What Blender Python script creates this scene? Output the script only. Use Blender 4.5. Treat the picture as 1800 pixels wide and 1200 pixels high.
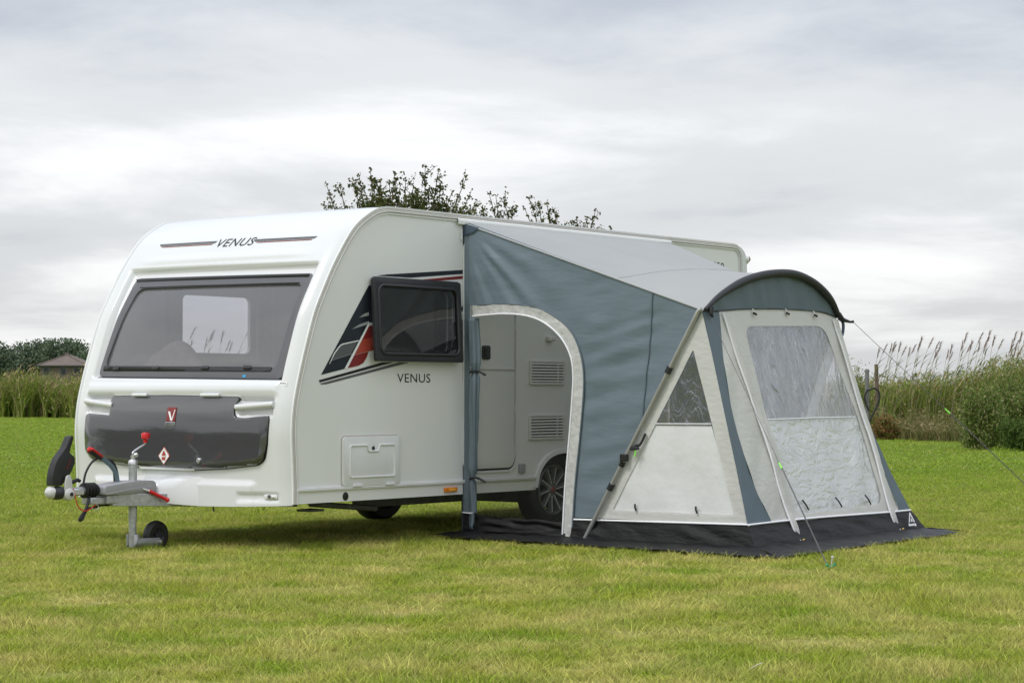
import bpy, bmesh, math, random
import numpy as np
from mathutils import Vector, Matrix, noise as mnoise
PI = math.pi
for o in list(bpy.data.objects):
    bpy.data.objects.remove(o)
sc = bpy.context.scene
COL = sc.collection

# ------------------------------------------------------------------ camera
cam_d = bpy.data.cameras.new('camera')
cam = bpy.data.objects.new('camera', cam_d)
COL.objects.link(cam)
cam_d.sensor_width = 36.0
cam_d.lens = 3680.4 / 1800.0 * 36.0
cam_d.clip_start = 0.1
cam_d.clip_end = 3000
YAW, PITCH = 0.9175, 0.0245
cam.location = (-10.7195, -10.1293, 1.1152)
cam.rotation_euler = (PI / 2 + PITCH, 0, -YAW)
sc.camera = cam
CAM = Vector(cam.location)
FWD = Vector((math.sin(YAW), math.cos(YAW), 0))
RGT = Vector((math.cos(YAW), -math.sin(YAW), 0))

# ------------------------------------------------------------------ light
SUN_DIR = Vector((-0.58, 0.06, 0.78)).normalized()
world = bpy.data.worlds.new('World')
sc.world = world
world.use_nodes = True
wn = world.node_tree
wn.nodes.clear()


def build_world():
    N, L = wn.nodes, wn.links
    out = N.new('ShaderNodeOutputWorld')
    sky = N.new('ShaderNodeTexSky')
    sky.sky_type = 'NISHITA'
    sky.sun_disc = False
    sky.sun_elevation = math.asin(SUN_DIR.z)
    sky.sun_rotation = math.atan2(SUN_DIR.x, SUN_DIR.y)
    bg_sky = N.new('ShaderNodeBackground')
    bg_sky.inputs['Strength'].default_value = 0.1
    L.new(sky.outputs[0], bg_sky.inputs['Color'])
    tc = N.new('ShaderNodeTexCoord')
    sep = N.new('ShaderNodeSeparateXYZ')
    L.new(tc.outputs['Generated'], sep.inputs[0])

    def math_(op, a, b=None, c=None):
        n = N.new('ShaderNodeMath')
        n.operation = op
        for i, v in enumerate((a, b, c)):
            if v is None:
                continue
            if isinstance(v, (int, float)):
                n.inputs[i].default_value = v
            else:
                L.new(v, n.inputs[i])
        return n.outputs[0]
    zz = math_('MAXIMUM', sep.outputs['Z'], 0.0)
    den = math_('ADD', zz, 0.13)
    u = math_('DIVIDE', sep.outputs['X'], den)
    v = math_('DIVIDE', sep.outputs['Y'], den)
    comb = N.new('ShaderNodeCombineXYZ')
    L.new(u, comb.inputs[0])
    L.new(v, comb.inputs[1])
    comb.inputs[2].default_value = 3.7

    def nz(scale, detail, rough, off):
        m = N.new('ShaderNodeMapping')
        m.inputs['Location'].default_value = off
        L.new(comb.outputs[0], m.inputs['Vector'])
        n = N.new('ShaderNodeTexNoise')
        n.inputs['Scale'].default_value = scale
        n.inputs['Detail'].default_value = detail
        n.inputs['Roughness'].default_value = rough
        n.inputs['Distortion'].default_value = 0.25
        L.new(m.outputs[0], n.inputs['Vector'])
        return n.outputs['Fac']
    n1 = nz(0.34, 2.0, 0.5, (CLOUD_OFF[0], CLOUD_OFF[1], 0))
    n2 = nz(1.15, 6.0, 0.6, (4.0, 1.0, 2.0))
    mixn = math_('ADD', math_('MULTIPLY', n1, 0.72), math_('MULTIPLY', n2, 0.28))
    ramp = N.new('ShaderNodeValToRGB')
    ramp.color_ramp.interpolation = 'EASE'
    e = ramp.color_ramp.elements
    e[0].position = 0.42
    e[0].color = (0.60, 0.65, 0.73, 1)
    e[1].position = 0.645
    e[1].color = (1.34, 1.345, 1.35, 1)
    m_ = e.new(0.535)
    m_.color = (0.93, 0.95, 0.975, 1)
    L.new(mixn, ramp.inputs[0])
    # overcast sky: brighter towards the zenith (CIE overcast distribution)
    lum = math_('MULTIPLY', math_('ADD', math_('MULTIPLY', zz, 1.9), 1.0), SKY_L)
    mul = N.new('ShaderNodeVectorMath')
    mul.operation = 'SCALE'
    L.new(ramp.outputs[0], mul.inputs[0])
    L.new(lum, mul.inputs['Scale'])
    bg_c = N.new('ShaderNodeBackground')
    L.new(mul.outputs[0], bg_c.inputs['Color'])
    mix = N.new('ShaderNodeMixShader')
    mix.inputs[0].default_value = 0.93
    L.new(bg_sky.outputs[0], mix.inputs[1])
    L.new(bg_c.outputs[0], mix.inputs[2])
    L.new(mix.outputs[0], out.inputs['Surface'])


SKY_L = 0.59
CLOUD_OFF = (35.44, 0.91)
build_world()
sun_d = bpy.data.lights.new('sun', 'SUN')
sun_d.energy = 1.35
sun_d.angle = math.radians(14)
sun_d.color = (1.0, 0.97, 0.92)
sun = bpy.data.objects.new('sun', sun_d)
COL.objects.link(sun)
sun.rotation_euler = SUN_DIR.to_track_quat('Z', 'Y').to_euler()
sc.view_settings.view_transform = 'Standard'
sc.view_settings.look = 'None'
sc.view_settings.gamma = 1
sc.view_settings.use_curve_mapping = False
sc.view_settings.exposure = 0.24
sc.cycles.max_bounces = 8
sc.cycles.transparent_max_bounces = 16
sc.cycles.use_denoising = True

# ------------------------------------------------------------------ helpers: materials
MATS = {}


def srgb(r, g, b):
    def f(c):
        c /= 255.0
        return c / 12.92 if c <= 0.04045 else ((c + 0.055) / 1.055) ** 2.4
    return (f(r), f(g), f(b))


def pmat(name, col, rough=0.5, metal=0.0, bump=None, var=0.0, vscale=8.0, spec=0.5, coat=0.0, aniso=None, dirt=None, trans=0.0):
    """Principled material with procedural colour variation and fine relief."""
    if name in MATS:
        return MATS[name]
    m = bpy.data.materials.new(name)
    m.use_nodes = True
    N, L = m.node_tree.nodes, m.node_tree.links
    b = N['Principled BSDF']
    b.inputs['Base Color'].default_value = (*col, 1)
    b.inputs['Roughness'].default_value = rough
    b.inputs['Metallic'].default_value = metal
    b.inputs['Specular IOR Level'].default_value = spec
    b.inputs['Coat Weight'].default_value = coat
    b.inputs['Coat Roughness'].default_value = 0.03
    tc = N.new('ShaderNodeTexCoord')
    geo = tc.outputs['Object']
    if var > 0:
        n = N.new('ShaderNodeTexNoise')
        n.inputs['Scale'].default_value = vscale
        n.inputs['Detail'].default_value = 5
        L.new(geo, n.inputs['Vector'])
        mp = N.new('ShaderNodeMapRange')
        mp.inputs['From Min'].default_value = 0.3
        mp.inputs['From Max'].default_value = 0.7
        mp.inputs['To Min'].default_value = 1 - var
        mp.inputs['To Max'].default_value = 1 + var
        L.new(n.outputs['Fac'], mp.inputs['Value'])
        mx = N.new('ShaderNodeVectorMath')
        mx.operation = 'SCALE'
        mx.inputs[0].default_value = col
        L.new(mp.outputs[0], mx.inputs['Scale'])
        L.new(mx.outputs[0], b.inputs['Base Color'])
    if bump:
        scale, strength, dist = bump[:3]
        n = N.new('ShaderNodeTexNoise')
        n.inputs['Scale'].default_value = scale
        n.inputs['Detail'].default_value = 4
        if aniso:
            mp = N.new('ShaderNodeMapping')
            mp.inputs['Scale'].default_value = aniso[0]
            mp.inputs['Rotation'].default_value = aniso[1]
            L.new(geo, mp.inputs['Vector'])
            L.new(mp.outputs[0], n.inputs['Vector'])
        else:
            L.new(geo, n.inputs['Vector'])
        bp = N.new('ShaderNodeBump')
        bp.inputs['Strength'].default_value = strength
        bp.inputs['Distance'].default_value = dist
        L.new(n.outputs['Fac'], bp.inputs['Height'])
        L.new(bp.outputs[0], b.inputs['Normal'])
    if trans > 0:
        t = N.new('ShaderNodeBsdfTranslucent')
        t.inputs['Color'].default_value = (*col, 1)
        ms = N.new('ShaderNodeMixShader')
        ms.inputs[0].default_value = trans
        L.new(b.outputs[0], ms.inputs[1])
        L.new(t.outputs[0], ms.inputs[2])
        L.new(ms.outputs[0], N['Material Output'].inputs['Surface'])
    MATS[name] = m
    return m


def film_mat(name, tint, alpha_diff, diff_col, rough, crease=0.0, cscale=10.0, stretch=(1, 1, 1), gloss=1.0, fold=(0.9, 1.6, 0.5)):
    """Clear sheet: see-through with a tint, a milky part and a fresnel gloss; creases as relief plus painted fold lines."""
    m = bpy.data.materials.new(name)
    m.use_nodes = True
    N, L = m.node_tree.nodes, m.node_tree.links
    N.remove(N['Principled BSDF'])
    tr = N.new('ShaderNodeBsdfTransparent')
    tr.inputs['Color'].default_value = (*tint, 1)
    df = N.new('ShaderNodeBsdfDiffuse')
    df.inputs['Color'].default_value = (*diff_col, 1)
    gl = N.new('ShaderNodeBsdfGlossy')
    gl.inputs['Roughness'].default_value = rough
    gl.inputs['Color'].default_value = (gloss, gloss, gloss, 1)
    lw = N.new('ShaderNodeLayerWeight')
    lw.inputs['Blend'].default_value = 0.5
    pw = N.new('ShaderNodeMath')
    pw.operation = 'POWER'
    L.new(lw.outputs['Facing'], pw.inputs[0])
    pw.inputs[1].default_value = 5.0
    fr = N.new('ShaderNodeMath')
    fr.operation = 'MULTIPLY_ADD'
    L.new(pw.outputs[0], fr.inputs[0])
    fr.inputs[1].default_value = 0.95
    fr.inputs[2].default_value = 0.07
    m1 = N.new('ShaderNodeMixShader')
    m1.inputs[0].default_value = alpha_diff
    L.new(tr.outputs[0], m1.inputs[1])
    L.new(df.outputs[0], m1.inputs[2])
    m2 = N.new('ShaderNodeMixShader')
    L.new(fr.outputs[0], m2.inputs[0])
    L.new(m1.outputs[0], m2.inputs[1])
    L.new(gl.outputs[0], m2.inputs[2])
    if crease > 0:
        tc = N.new('ShaderNodeTexCoord')
        mp = N.new('ShaderNodeMapping')
        mp.inputs['Scale'].default_value = stretch
        L.new(tc.outputs['Object'], mp.inputs['Vector'])
        n1 = N.new('ShaderNodeTexNoise')
        n1.noise_type = 'RIDGED_MULTIFRACTAL'
        n1.inputs['Scale'].default_value = cscale
        n1.inputs['Detail'].default_value = 3
        n1.inputs['Distortion'].default_value = 1.6
        L.new(mp.outputs[0], n1.inputs['Vector'])
        n2 = N.new('ShaderNodeTexNoise')
        n2.inputs['Scale'].default_value = cscale * 1.7
        n2.inputs['Detail'].default_value = 3
        n2.inputs['Distortion'].default_value = 2.5
        L.new(mp.outputs[0], n2.inputs['Vector'])
        ad = N.new('ShaderNodeMath')
        ad.operation = 'MULTIPLY_ADD'
        L.new(n1.outputs['Fac'], ad.inputs[0])
        ad.inputs[1].default_value = 0.6
        L.new(n2.outputs['Fac'], ad.inputs[2])
        bp = N.new('ShaderNodeBump')
        bp.inputs['Strength'].default_value = crease
        bp.inputs['Distance'].default_value = 0.03
        L.new(ad.outputs[0], bp.inputs['Height'])
        for s in (df, gl, lw):
            L.new(bp.outputs[0], s.inputs['Normal'])
        fr.inputs[2].default_value = 0.18
        # fold lines painted as extra diffuse colour, imitating light refracted along the creases
        mr = N.new('ShaderNodeMapRange')
        mr.inputs['From Min'].default_value = fold[0]
        mr.inputs['From Max'].default_value = fold[1]
        mr.inputs['To Min'].default_value = alpha_diff
        mr.inputs['To Max'].default_value = min(1, alpha_diff + fold[2])
        L.new(n1.outputs['Fac'], mr.inputs['Value'])
        L.new(mr.outputs[0], m1.inputs[0])
    L.new(m2.outputs[0], N['Material Output'].inputs['Surface'])
    MATS[name] = m
    return m


def attr_mat(name, rough=0.7, trans=0.3, spec=0.1):
    """Foliage: own colour per leaf or blade (colour attribute), a little light passing through."""
    m = bpy.data.materials.new(name)
    m.use_nodes = True
    N, L = m.node_tree.nodes, m.node_tree.links
    b = N['Principled BSDF']
    b.inputs['Roughness'].default_value = rough
    b.inputs['Specular IOR Level'].default_value = spec
    a = N.new('ShaderNodeAttribute')
    a.attribute_name = 'col'
    L.new(a.outputs['Color'], b.inputs['Base Color'])
    t = N.new('ShaderNodeBsdfTranslucent')
    L.new(a.outputs['Color'], t.inputs['Color'])
    ms = N.new('ShaderNodeMixShader')
    ms.inputs[0].default_value = trans
    L.new(b.outputs[0], ms.inputs[1])
    L.new(t.outputs[0], ms.inputs[2])
    L.new(ms.outputs[0], N['Material Output'].inputs['Surface'])
    return m


# ------------------------------------------------------------------ helpers: objects
def tag(o, label=None, cat=None, group=None, kind=None):
    if label:
        o['label'] = label
    if cat:
        o['category'] = cat
    if group:
        o['group'] = group
    if kind:
        o['kind'] = kind
    return o


def empty(name, loc=(0, 0, 0), **kw):
    o = bpy.data.objects.new(name, None)
    o.empty_display_size = 0.1
    COL.objects.link(o)
    o.location = loc
    return tag(o, **kw)


def link(name, me, mat, parent=None, smooth=None):
    if mat is not None and not me.materials:
        me.materials.append(mat)
    if smooth is not None:
        me.polygons.foreach_set('use_smooth', [True] * len(me.polygons))
        if smooth < 180:
            me.set_sharp_from_angle(angle=math.radians(smooth))
    o = bpy.data.objects.new(name, me)
    COL.objects.link(o)
    if parent is not None:
        o.parent = parent
        bpy_loc = getattr(parent, 'location', None)
        # parts are modelled in world space: undo the (translation only) parent chain
        off = Vector((0, 0, 0))
        p = parent
        while p is not None:
            off += Vector(p.location)
            p = p.parent
        o.location = -off
    return o


def from_bm(name, bm, mat, parent=None, smooth=40, bevel=0.0, solid=0.0, solid_off=0.0):
    bmesh.ops.recalc_face_normals(bm, faces=bm.faces[:])
    me = bpy.data.meshes.new(name)
    bm.to_mesh(me)
    bm.free()
    o = link(name, me, mat, parent, smooth)
    if solid:
        s = o.modifiers.new('thickness', 'SOLIDIFY')
        s.thickness = solid
        s.offset = solid_off
    if bevel:
        b = o.modifiers.new('bevel', 'BEVEL')
        b.width = bevel
        b.segments = 2
        b.limit_method = 'ANGLE'
        b.angle_limit = math.radians(40)
        b.harden_normals = False
    return o


def pydata(name, verts, faces, mat, parent=None, smooth=40):
    me = bpy.data.meshes.new(name)
    me.from_pydata([tuple(v) for v in verts], [], faces)
    me.update()
    return link(name, me, mat, parent, smooth)


def bm_box(bm, lo, hi, mtx=None):
    vs = []
    for i in range(8):
        p = Vector((hi[0] if i & 1 else lo[0], hi[1] if i & 2 else lo[1], hi[2] if i & 4 else lo[2]))
        vs.append(bm.verts.new(mtx @ p if mtx else p))
    for f in ((0, 2, 3, 1), (4, 5, 7, 6), (0, 1, 5, 4), (2, 6, 7, 3), (0, 4, 6, 2), (1, 3, 7, 5)):
        bm.faces.new([vs[k] for k in f])


def box(name, lo, hi, mat, parent=None, bevel=0.004, mtx=None):
    bm = bmesh.new()
    bm_box(bm, lo, hi, mtx)
    return from_bm(name, bm, mat, parent, 40, bevel)


def bm_tube(bm, pts, rad, n=10, cap=True, flat=None):
    """Tube through points; rad a number or one per point; flat=(a,b) squashes the section."""
    pts = [Vector(p) for p in pts]
    rads = [rad] * len(pts) if isinstance(rad, (int, float)) else rad
    rings = []
    prev = None
    for i, p in enumerate(pts):
        t = (pts[min(i + 1, len(pts) - 1)] - pts[max(i - 1, 0)])
        if t.length < 1e-9:
            t = Vector((0, 0, 1))
        t.normalize()
        if prev is None:
            ref = Vector((0, 0, 1)) if abs(t.z) < 0.9 else Vector((1, 0, 0))
            a = t.cross(ref).normalized()
        else:
            a = (prev - t * prev.dot(t)).normalized()
        prev = a
        b = t.cross(a)
        r = rads[i]
        fa, fb = flat or (1, 1)
        rings.append([bm.verts.new(p + a * (math.cos(2 * PI * k / n) * r * fa) + b * (math.sin(2 * PI * k / n) * r * fb)) for k in range(n)])
    for i in range(len(rings) - 1):
        for k in range(n):
            bm.faces.new((rings[i][k], rings[i][(k + 1) % n], rings[i + 1][(k + 1) % n], rings[i + 1][k]))
    if cap:
        bm.faces.new(rings[0][::-1])
        bm.faces.new(rings[-1])


def tube(name, pts, rad, mat, parent=None, n=10, smooth=50, flat=None):
    bm = bmesh.new()
    bm_tube(bm, pts, rad, n, True, flat)
    return from_bm(name, bm, mat, parent, smooth)


def bm_lathe(bm, prof, origin, axis, n=32, cap=True):
    """Revolve (radius, along) pairs about an axis through origin."""
    axis = Vector(axis).normalized()
    ref = Vector((0, 0, 1)) if abs(axis.z) < 0.9 else Vector((1, 0, 0))
    a = axis.cross(ref).normalized()
    b = axis.cross(a)
    o = Vector(origin)
    rings = []
    for r, h in prof:
        rings.append([bm.verts.new(o + axis * h + a * (math.cos(2 * PI * k / n) * r) + b * (math.sin(2 * PI * k / n) * r)) for k in range(n)])
    for i in range(len(rings) - 1):
        for k in range(n):
            bm.faces.new((rings[i][k], rings[i][(k + 1) % n], rings[i + 1][(k + 1) % n], rings[i + 1][k]))
    if cap and prof[0][0] > 1e-6:
        bm.faces.new(rings[0][::-1])
    if cap and prof[-1][0] > 1e-6:
        bm.faces.new(rings[-1])


def lathe(name, prof, origin, axis, mat, parent=None, n=32, smooth=35, cap=True):
    bm = bmesh.new()
    bm_lathe(bm, prof, origin, axis, n, cap)
    return from_bm(name, bm, mat, parent, smooth)


def smooth_line(pts, k=4):
    """Catmull-Rom through 2-D or 3-D points."""
    P = [np.array(p, float) for p in pts]
    P = [2 * P[0] - P[1]] + P + [2 * P[-1] - P[-2]]
    out = []
    for i in range(1, len(P) - 2):
        for j in range(k):
            t = j / k
            a, b, c, d = P[i - 1], P[i], P[i + 1], P[i + 2]
            out.append(tuple(0.5 * ((2 * b) + (-a + c) * t + (2 * a - 5 * b + 4 * c - d) * t * t + (-a + 3 * b - 3 * c + d) * t ** 3)))
    out.append(tuple(P[-2]))
    return out


def rrect(x0, z0, x1, z1, r, n=5):
    pts = []
    for cx, cz, a0 in ((x1 - r, z1 - r, 0), (x0 + r, z1 - r, PI / 2), (x0 + r, z0 + r, PI), (x1 - r, z0 + r, 1.5 * PI)):
        for k in range(n + 1):
            a = a0 + k / n * PI / 2
            pts.append((cx + r * math.cos(a), cz + r * math.sin(a)))
    return pts


def round_poly(pts, r, n=4):
    """Round the corners of a 2-D polygon."""
    out = []
    m = len(pts)
    for i in range(m):
        a, b, c = (np.array(pts[(i + k) % m], float) for k in (-1, 0, 1))
        u, v = a - b, c - b
        ru = min(r, np.linalg.norm(u) * 0.45)
        rv = min(r, np.linalg.norm(v) * 0.45)
        p, q = b + u / np.linalg.norm(u) * ru, b + v / np.linalg.norm(v) * rv
        for k in range(n + 1):
            t = k / n
            out.append(tuple((1 - t) ** 2 * p + 2 * t * (1 - t) * b + t * t * q))
    return out


def fill2d(loops, step=None, step2=None):
    """bmesh in the xy plane: polygon with holes, optionally cut along a grid."""
    bm = bmesh.new()
    edges = []
    for lp in loops:
        vs = [bm.verts.new((p[0], p[1], 0)) for p in lp]
        for i in range(len(vs)):
            edges.append(bm.edges.new((vs[i], vs[(i + 1) % len(vs)])))
    bmesh.ops.triangle_fill(bm, use_beauty=True, use_dissolve=False, edges=edges)
    if step:
        for ax, st in ((0, step), (1, step2 or step)):
            lo = min(v.co[ax] for v in bm.verts)
            hi = max(v.co[ax] for v in bm.verts)
            k = math.ceil(lo / st + 1e-6)
            while k * st < hi - 1e-6:
                co = [0, 0, 0]
                no = [0, 0, 0]
                co[ax] = k * st
                no[ax] = 1
                bmesh.ops.bisect_plane(bm, geom=bm.verts[:] + bm.edges[:] + bm.faces[:], dist=1e-5, plane_co=co, plane_no=no)
                k += 1
    return bm


def plate(name, loops, mapf, mat, parent=None, thick=0.0, step=None, smooth=40, off=0.0, bevel=0.0, step2=None):
    """Flat outline (with holes) mapped into space by mapf(a, b); thickness by solidify."""
    bm = fill2d(loops, step, step2)
    for v in bm.verts:
        v.co = Vector(mapf(v.co.x, v.co.y))
    bmesh.ops.recalc_face_normals(bm, faces=bm.faces[:])
    # outer face towards the outside of the nose or near side (thickness then runs inwards)
    if sum(f.normal.dot(Vector((-0.75, -0.65, 0.05))) * f.calc_area() for f in bm.faces) < 0:
        bmesh.ops.reverse_faces(bm, faces=bm.faces[:])
    me = bpy.data.meshes.new(name)
    bm.to_mesh(me)
    bm.free()
    o = link(name, me, mat, parent, smooth)
    if thick:
        s = o.modifiers.new('thickness', 'SOLIDIFY')
        s.thickness = thick
        s.offset = off
    if bevel:
        b = o.modifiers.new('bevel', 'BEVEL')
        b.width = bevel
        b.segments = 2
        b.limit_method = 'ANGLE'
        b.angle_limit = math.radians(50)
    return o


def grid(name, f, nu, nv, mat, parent=None, smooth=180, keep=None, thick=0.0, off=0.0):
    vs = []
    for i in range(nu + 1):
        for j in range(nv + 1):
            vs.append(tuple(f(i / nu, j / nv)))
    fs = []
    for i in range(nu):
        for j in range(nv):
            if keep and not keep((i + .5) / nu, (j + .5) / nv):
                continue
            a = i * (nv + 1) + j
            fs.append((a, a + nv + 1, a + nv + 2, a + 1))
    o = pydata(name, vs, fs, mat, parent, smooth)
    if thick:
        s = o.modifiers.new('thickness', 'SOLIDIFY')
        s.thickness = thick
        s.offset = off
    return o


def text_mesh(name, s, mapf, width, height, mat, parent, shear=0.0, depth=0.0012, spacing=1.0, weight=0.0):
    """Letters as thin raised print: outline fitted to width x height then mapped by mapf(a, b, h)."""
    cu = bpy.data.curves.new('print_outline', 'FONT')
    cu.body = s
    cu.space_character = spacing
    cu.shear = shear
    cu.resolution_u = 4
    cu.offset = weight
    ob = bpy.data.objects.new('print_outline', cu)
    COL.objects.link(ob)
    dg = bpy.context.evaluated_depsgraph_get()
    dg.update()
    me = bpy.data.meshes.new_from_object(ob.evaluated_get(dg))
    bpy.data.objects.remove(ob)
    bpy.data.curves.remove(cu)
    co = np.array([v.co[:] for v in me.vertices])
    lo, hi = co.min(0), co.max(0)
    for v in me.vertices:
        a = (v.co.x - lo[0]) / (hi[0] - lo[0]) * width
        b = (v.co.y - lo[1]) / (hi[1] - lo[1]) * height
        v.co = Vector(mapf(a, b))
    me.materials.clear()
    me.name = name
    return link(name, me, mat, parent)


def inpoly(p, poly):
    x, y = p
    c = False
    j = len(poly) - 1
    for i in range(len(poly)):
        xi, yi = poly[i][:2]
        xj, yj = poly[j][:2]
        if (yi > y) != (yj > y) and x < (xj - xi) * (y - yi) / (yj - yi) + xi:
            c = not c
        j = i
    return c


def sstep(a, b, x):
    t = min(max((x - a) / (b - a), 0), 1)
    return t * t * (3 - 2 * t)


def fbm(p, o=3):
    return mnoise.fractal(Vector(p), 1.0, 2.0, o)


# ------------------------------------------------------------------ materials
M_white = pmat('white_gelcoat', (0.67, 0.68, 0.685), 0.22, var=0.02, vscale=1.5, coat=0.4)
M_side = pmat('white_aluminium_paint', (0.765, 0.762, 0.745), 0.3, var=0.025, vscale=1.2, coat=0.25, bump=(2.0, 0.06, 0.01))
M_trim = pmat('white_plastic_trim', (0.71, 0.715, 0.71), 0.4, var=0.03)
M_groove = pmat('trim_groove', (0.42, 0.36, 0.32), 0.6, var=0.1)
M_dark = pmat('dark_grey_plastic', (0.030, 0.031, 0.034), 0.42, spec=0.35, var=0.05)
M_frame = pmat('window_frame_grey', (0.10, 0.10, 0.108), 0.28, var=0.04)
M_black = pmat('black_rubber', (0.012, 0.012, 0.012), 0.5, var=0.15, vscale=30)
M_lid = pmat('dark_gloss_lid', (0.060, 0.060, 0.063), 0.07, coat=1.0, var=0.03, vscale=2)
M_decal_navy = pmat('navy_print', (0.016, 0.020, 0.027), 0.25, var=0.05)
M_decal_black = pmat('black_print', (0.010, 0.010, 0.011), 0.3, var=0.05)
M_decal_grey = pmat('grey_print', (0.10, 0.105, 0.11), 0.3, var=0.05)
M_decal_lgrey = pmat('pale_grey_print', (0.30, 0.31, 0.32), 0.3, var=0.05)
M_decal_red = pmat('red_print', (0.20, 0.018, 0.018), 0.3, var=0.1)
M_decal_red2 = pmat('bright_red_print', (0.36, 0.055, 0.035), 0.3, var=0.15)
M_decal_white = pmat('white_print', (0.8, 0.8, 0.8), 0.3)
M_red = pmat('red_plastic', (0.55, 0.012, 0.015), 0.35, var=0.08, vscale=20)
M_galv = pmat('galvanised_steel', (0.44, 0.45, 0.46), 0.45, 0.55, var=0.18, vscale=35, bump=(60, 0.1, 0.002))
M_alu = pmat('grey_pole_metal', (0.42, 0.42, 0.42), 0.38, 0.6, var=0.05)
M_silver = pmat('cast_silver', (0.62, 0.62, 0.63), 0.3, 0.8, var=0.08)
M_hitchcover = pmat('grey_hitch_plastic', (0.33, 0.33, 0.345), 0.42, var=0.05)
M_ltplastic = pmat('pale_grey_plastic', (0.55, 0.55, 0.55), 0.4, var=0.04)
M_blue = pmat('blued_steel', (0.16, 0.22, 0.26), 0.35, 0.6, var=0.1)
M_amber = pmat('amber_lens', (0.75, 0.22, 0.01), 0.12, var=0.15, vscale=60)
M_clearlens = pmat('clear_lens', (0.7, 0.7, 0.68), 0.1, var=0.1, vscale=60)
M_redlens = pmat('red_lens', (0.35, 0.09, 0.10), 0.15, var=0.15, vscale=60)
M_chassis = pmat('chassis_steel', (0.20, 0.20, 0.20), 0.6, 0.3, var=0.2, vscale=12)
M_under = pmat('underfloor_board', (0.03, 0.03, 0.03), 0.8, var=0.2)
M_rim = pmat('dark_alloy', (0.20, 0.20, 0.21), 0.35, 0.3, var=0.05)
M_rimcut = pmat('machined_alloy', (0.80, 0.80, 0.80), 0.35, 0.3)
M_inner = pmat('interior_panel', (0.46, 0.43, 0.40), 0.6, var=0.06)
M_cushion = pmat('cushion_cloth', (0.36, 0.30, 0.30), 0.85, var=0.12, vscale=18, bump=(80, 0.3, 0.003))
M_vent = pmat('vent_plastic', (0.66, 0.66, 0.63), 0.45, var=0.03)

FAB = dict(bump=(9.0, 0.35, 0.012), aniso=((1.2, 1.2, 3.0), (0.5, 0.4, 0.2)))
M_grey_fab = pmat('blue_grey_polyester', (0.150, 0.195, 0.230), 0.58, var=0.05, vscale=3, trans=0.12, bump=(2.0, 0.38, 0.035), aniso=((1.0, 1.0, 3.6), (0.75, 0.0, 0.0)))
M_stripe_fab = pmat('dark_blue_grey_polyester', (0.112, 0.150, 0.182), 0.6, var=0.05, vscale=3, trans=0.1, bump=(3.0, 0.5, 0.03), aniso=((4.0, 1.0, 0.8), (0.0, 0.2, 0.0)))
M_beige_fab = pmat('beige_polyester', (0.72, 0.715, 0.69), 0.65, var=0.04, vscale=3, trans=0.3, bump=(14.0, 0.4, 0.012), aniso=((1.0, 1.0, 2.2), (0.3, 0.6, 0.1)))
M_roof_fab = pmat('light_grey_polyester', (0.66, 0.67, 0.675), 0.6, var=0.03, vscale=2, trans=0.5, bump=(5.0, 0.4, 0.02), aniso=((0.5, 3.2, 1.0), (0, 0, 0.25)))
M_black_fab = pmat('black_mudwall', (0.008, 0.008, 0.0085), 0.55, spec=0.3, var=0.15, vscale=4, bump=(10.0, 0.5, 0.02), aniso=((1.0, 1.0, 3.5), (0.2, 0.3, 0)))
M_sleeve = pmat('black_pole_sleeve', (0.020, 0.022, 0.026), 0.6, var=0.15, bump=(30, 0.3, 0.004))
M_reflect = pmat('silver_grey_trim', (0.50, 0.50, 0.49), 0.5, var=0.12, vscale=22, bump=(26.0, 0.7, 0.012))
M_piping = pmat('white_piping', (0.82, 0.82, 0.86), 0.5)
M_navy_fab = pmat('navy_fabric', (0.055, 0.08, 0.115), 0.6, var=0.1)
M_curtain = pmat('white_blind', (0.84, 0.85, 0.86), 0.7, var=0.03, vscale=4, trans=0.2, bump=(12.0, 0.35, 0.012))
M_blind2 = pmat('white_blind_under_film', (0.82, 0.83, 0.84), 0.25, var=0.04, vscale=5, trans=0.2, spec=0.6, bump=(5.0, 0.55, 0.02))
M_pvc = film_mat('creased_clear_film', (0.93, 0.93, 0.95), 0.26, (0.62, 0.62, 0.655), 0.10, 0.9, 1.5, (4.0, 4.0, 0.8), fold=(0.7, 1.4, 0.7))
M_pvc3 = film_mat('crumpled_clear_film', (0.97, 0.97, 0.97), 0.02, (0.12, 0.12, 0.115), 0.08, 1.0, 2.6, (1.0, 1.0, 1.9), fold=(1.0, 1.35, 0.8))
M_pvc2 = film_mat('creased_smoke_film', (0.62, 0.62, 0.66), 0.22, (0.24, 0.24, 0.265), 0.2, 0.4, 1.6, (2.2, 2.2, 1.2))
M_mesh = film_mat('fly_mesh', (0.93, 0.93, 0.92), 0.08, (0.07, 0.07, 0.065), 0.5, gloss=0.15)
M_glass = film_mat('tinted_acrylic', (0.60, 0.60, 0.64), 0.36, (0.30, 0.295, 0.31), 0.03)
M_glass2 = film_mat('smoked_acrylic', (0.42, 0.43, 0.45), 0.10, (0.12, 0.125, 0.13), 0.03)

# ------------------------------------------------------------------ ground
random.seed(4)


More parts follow.
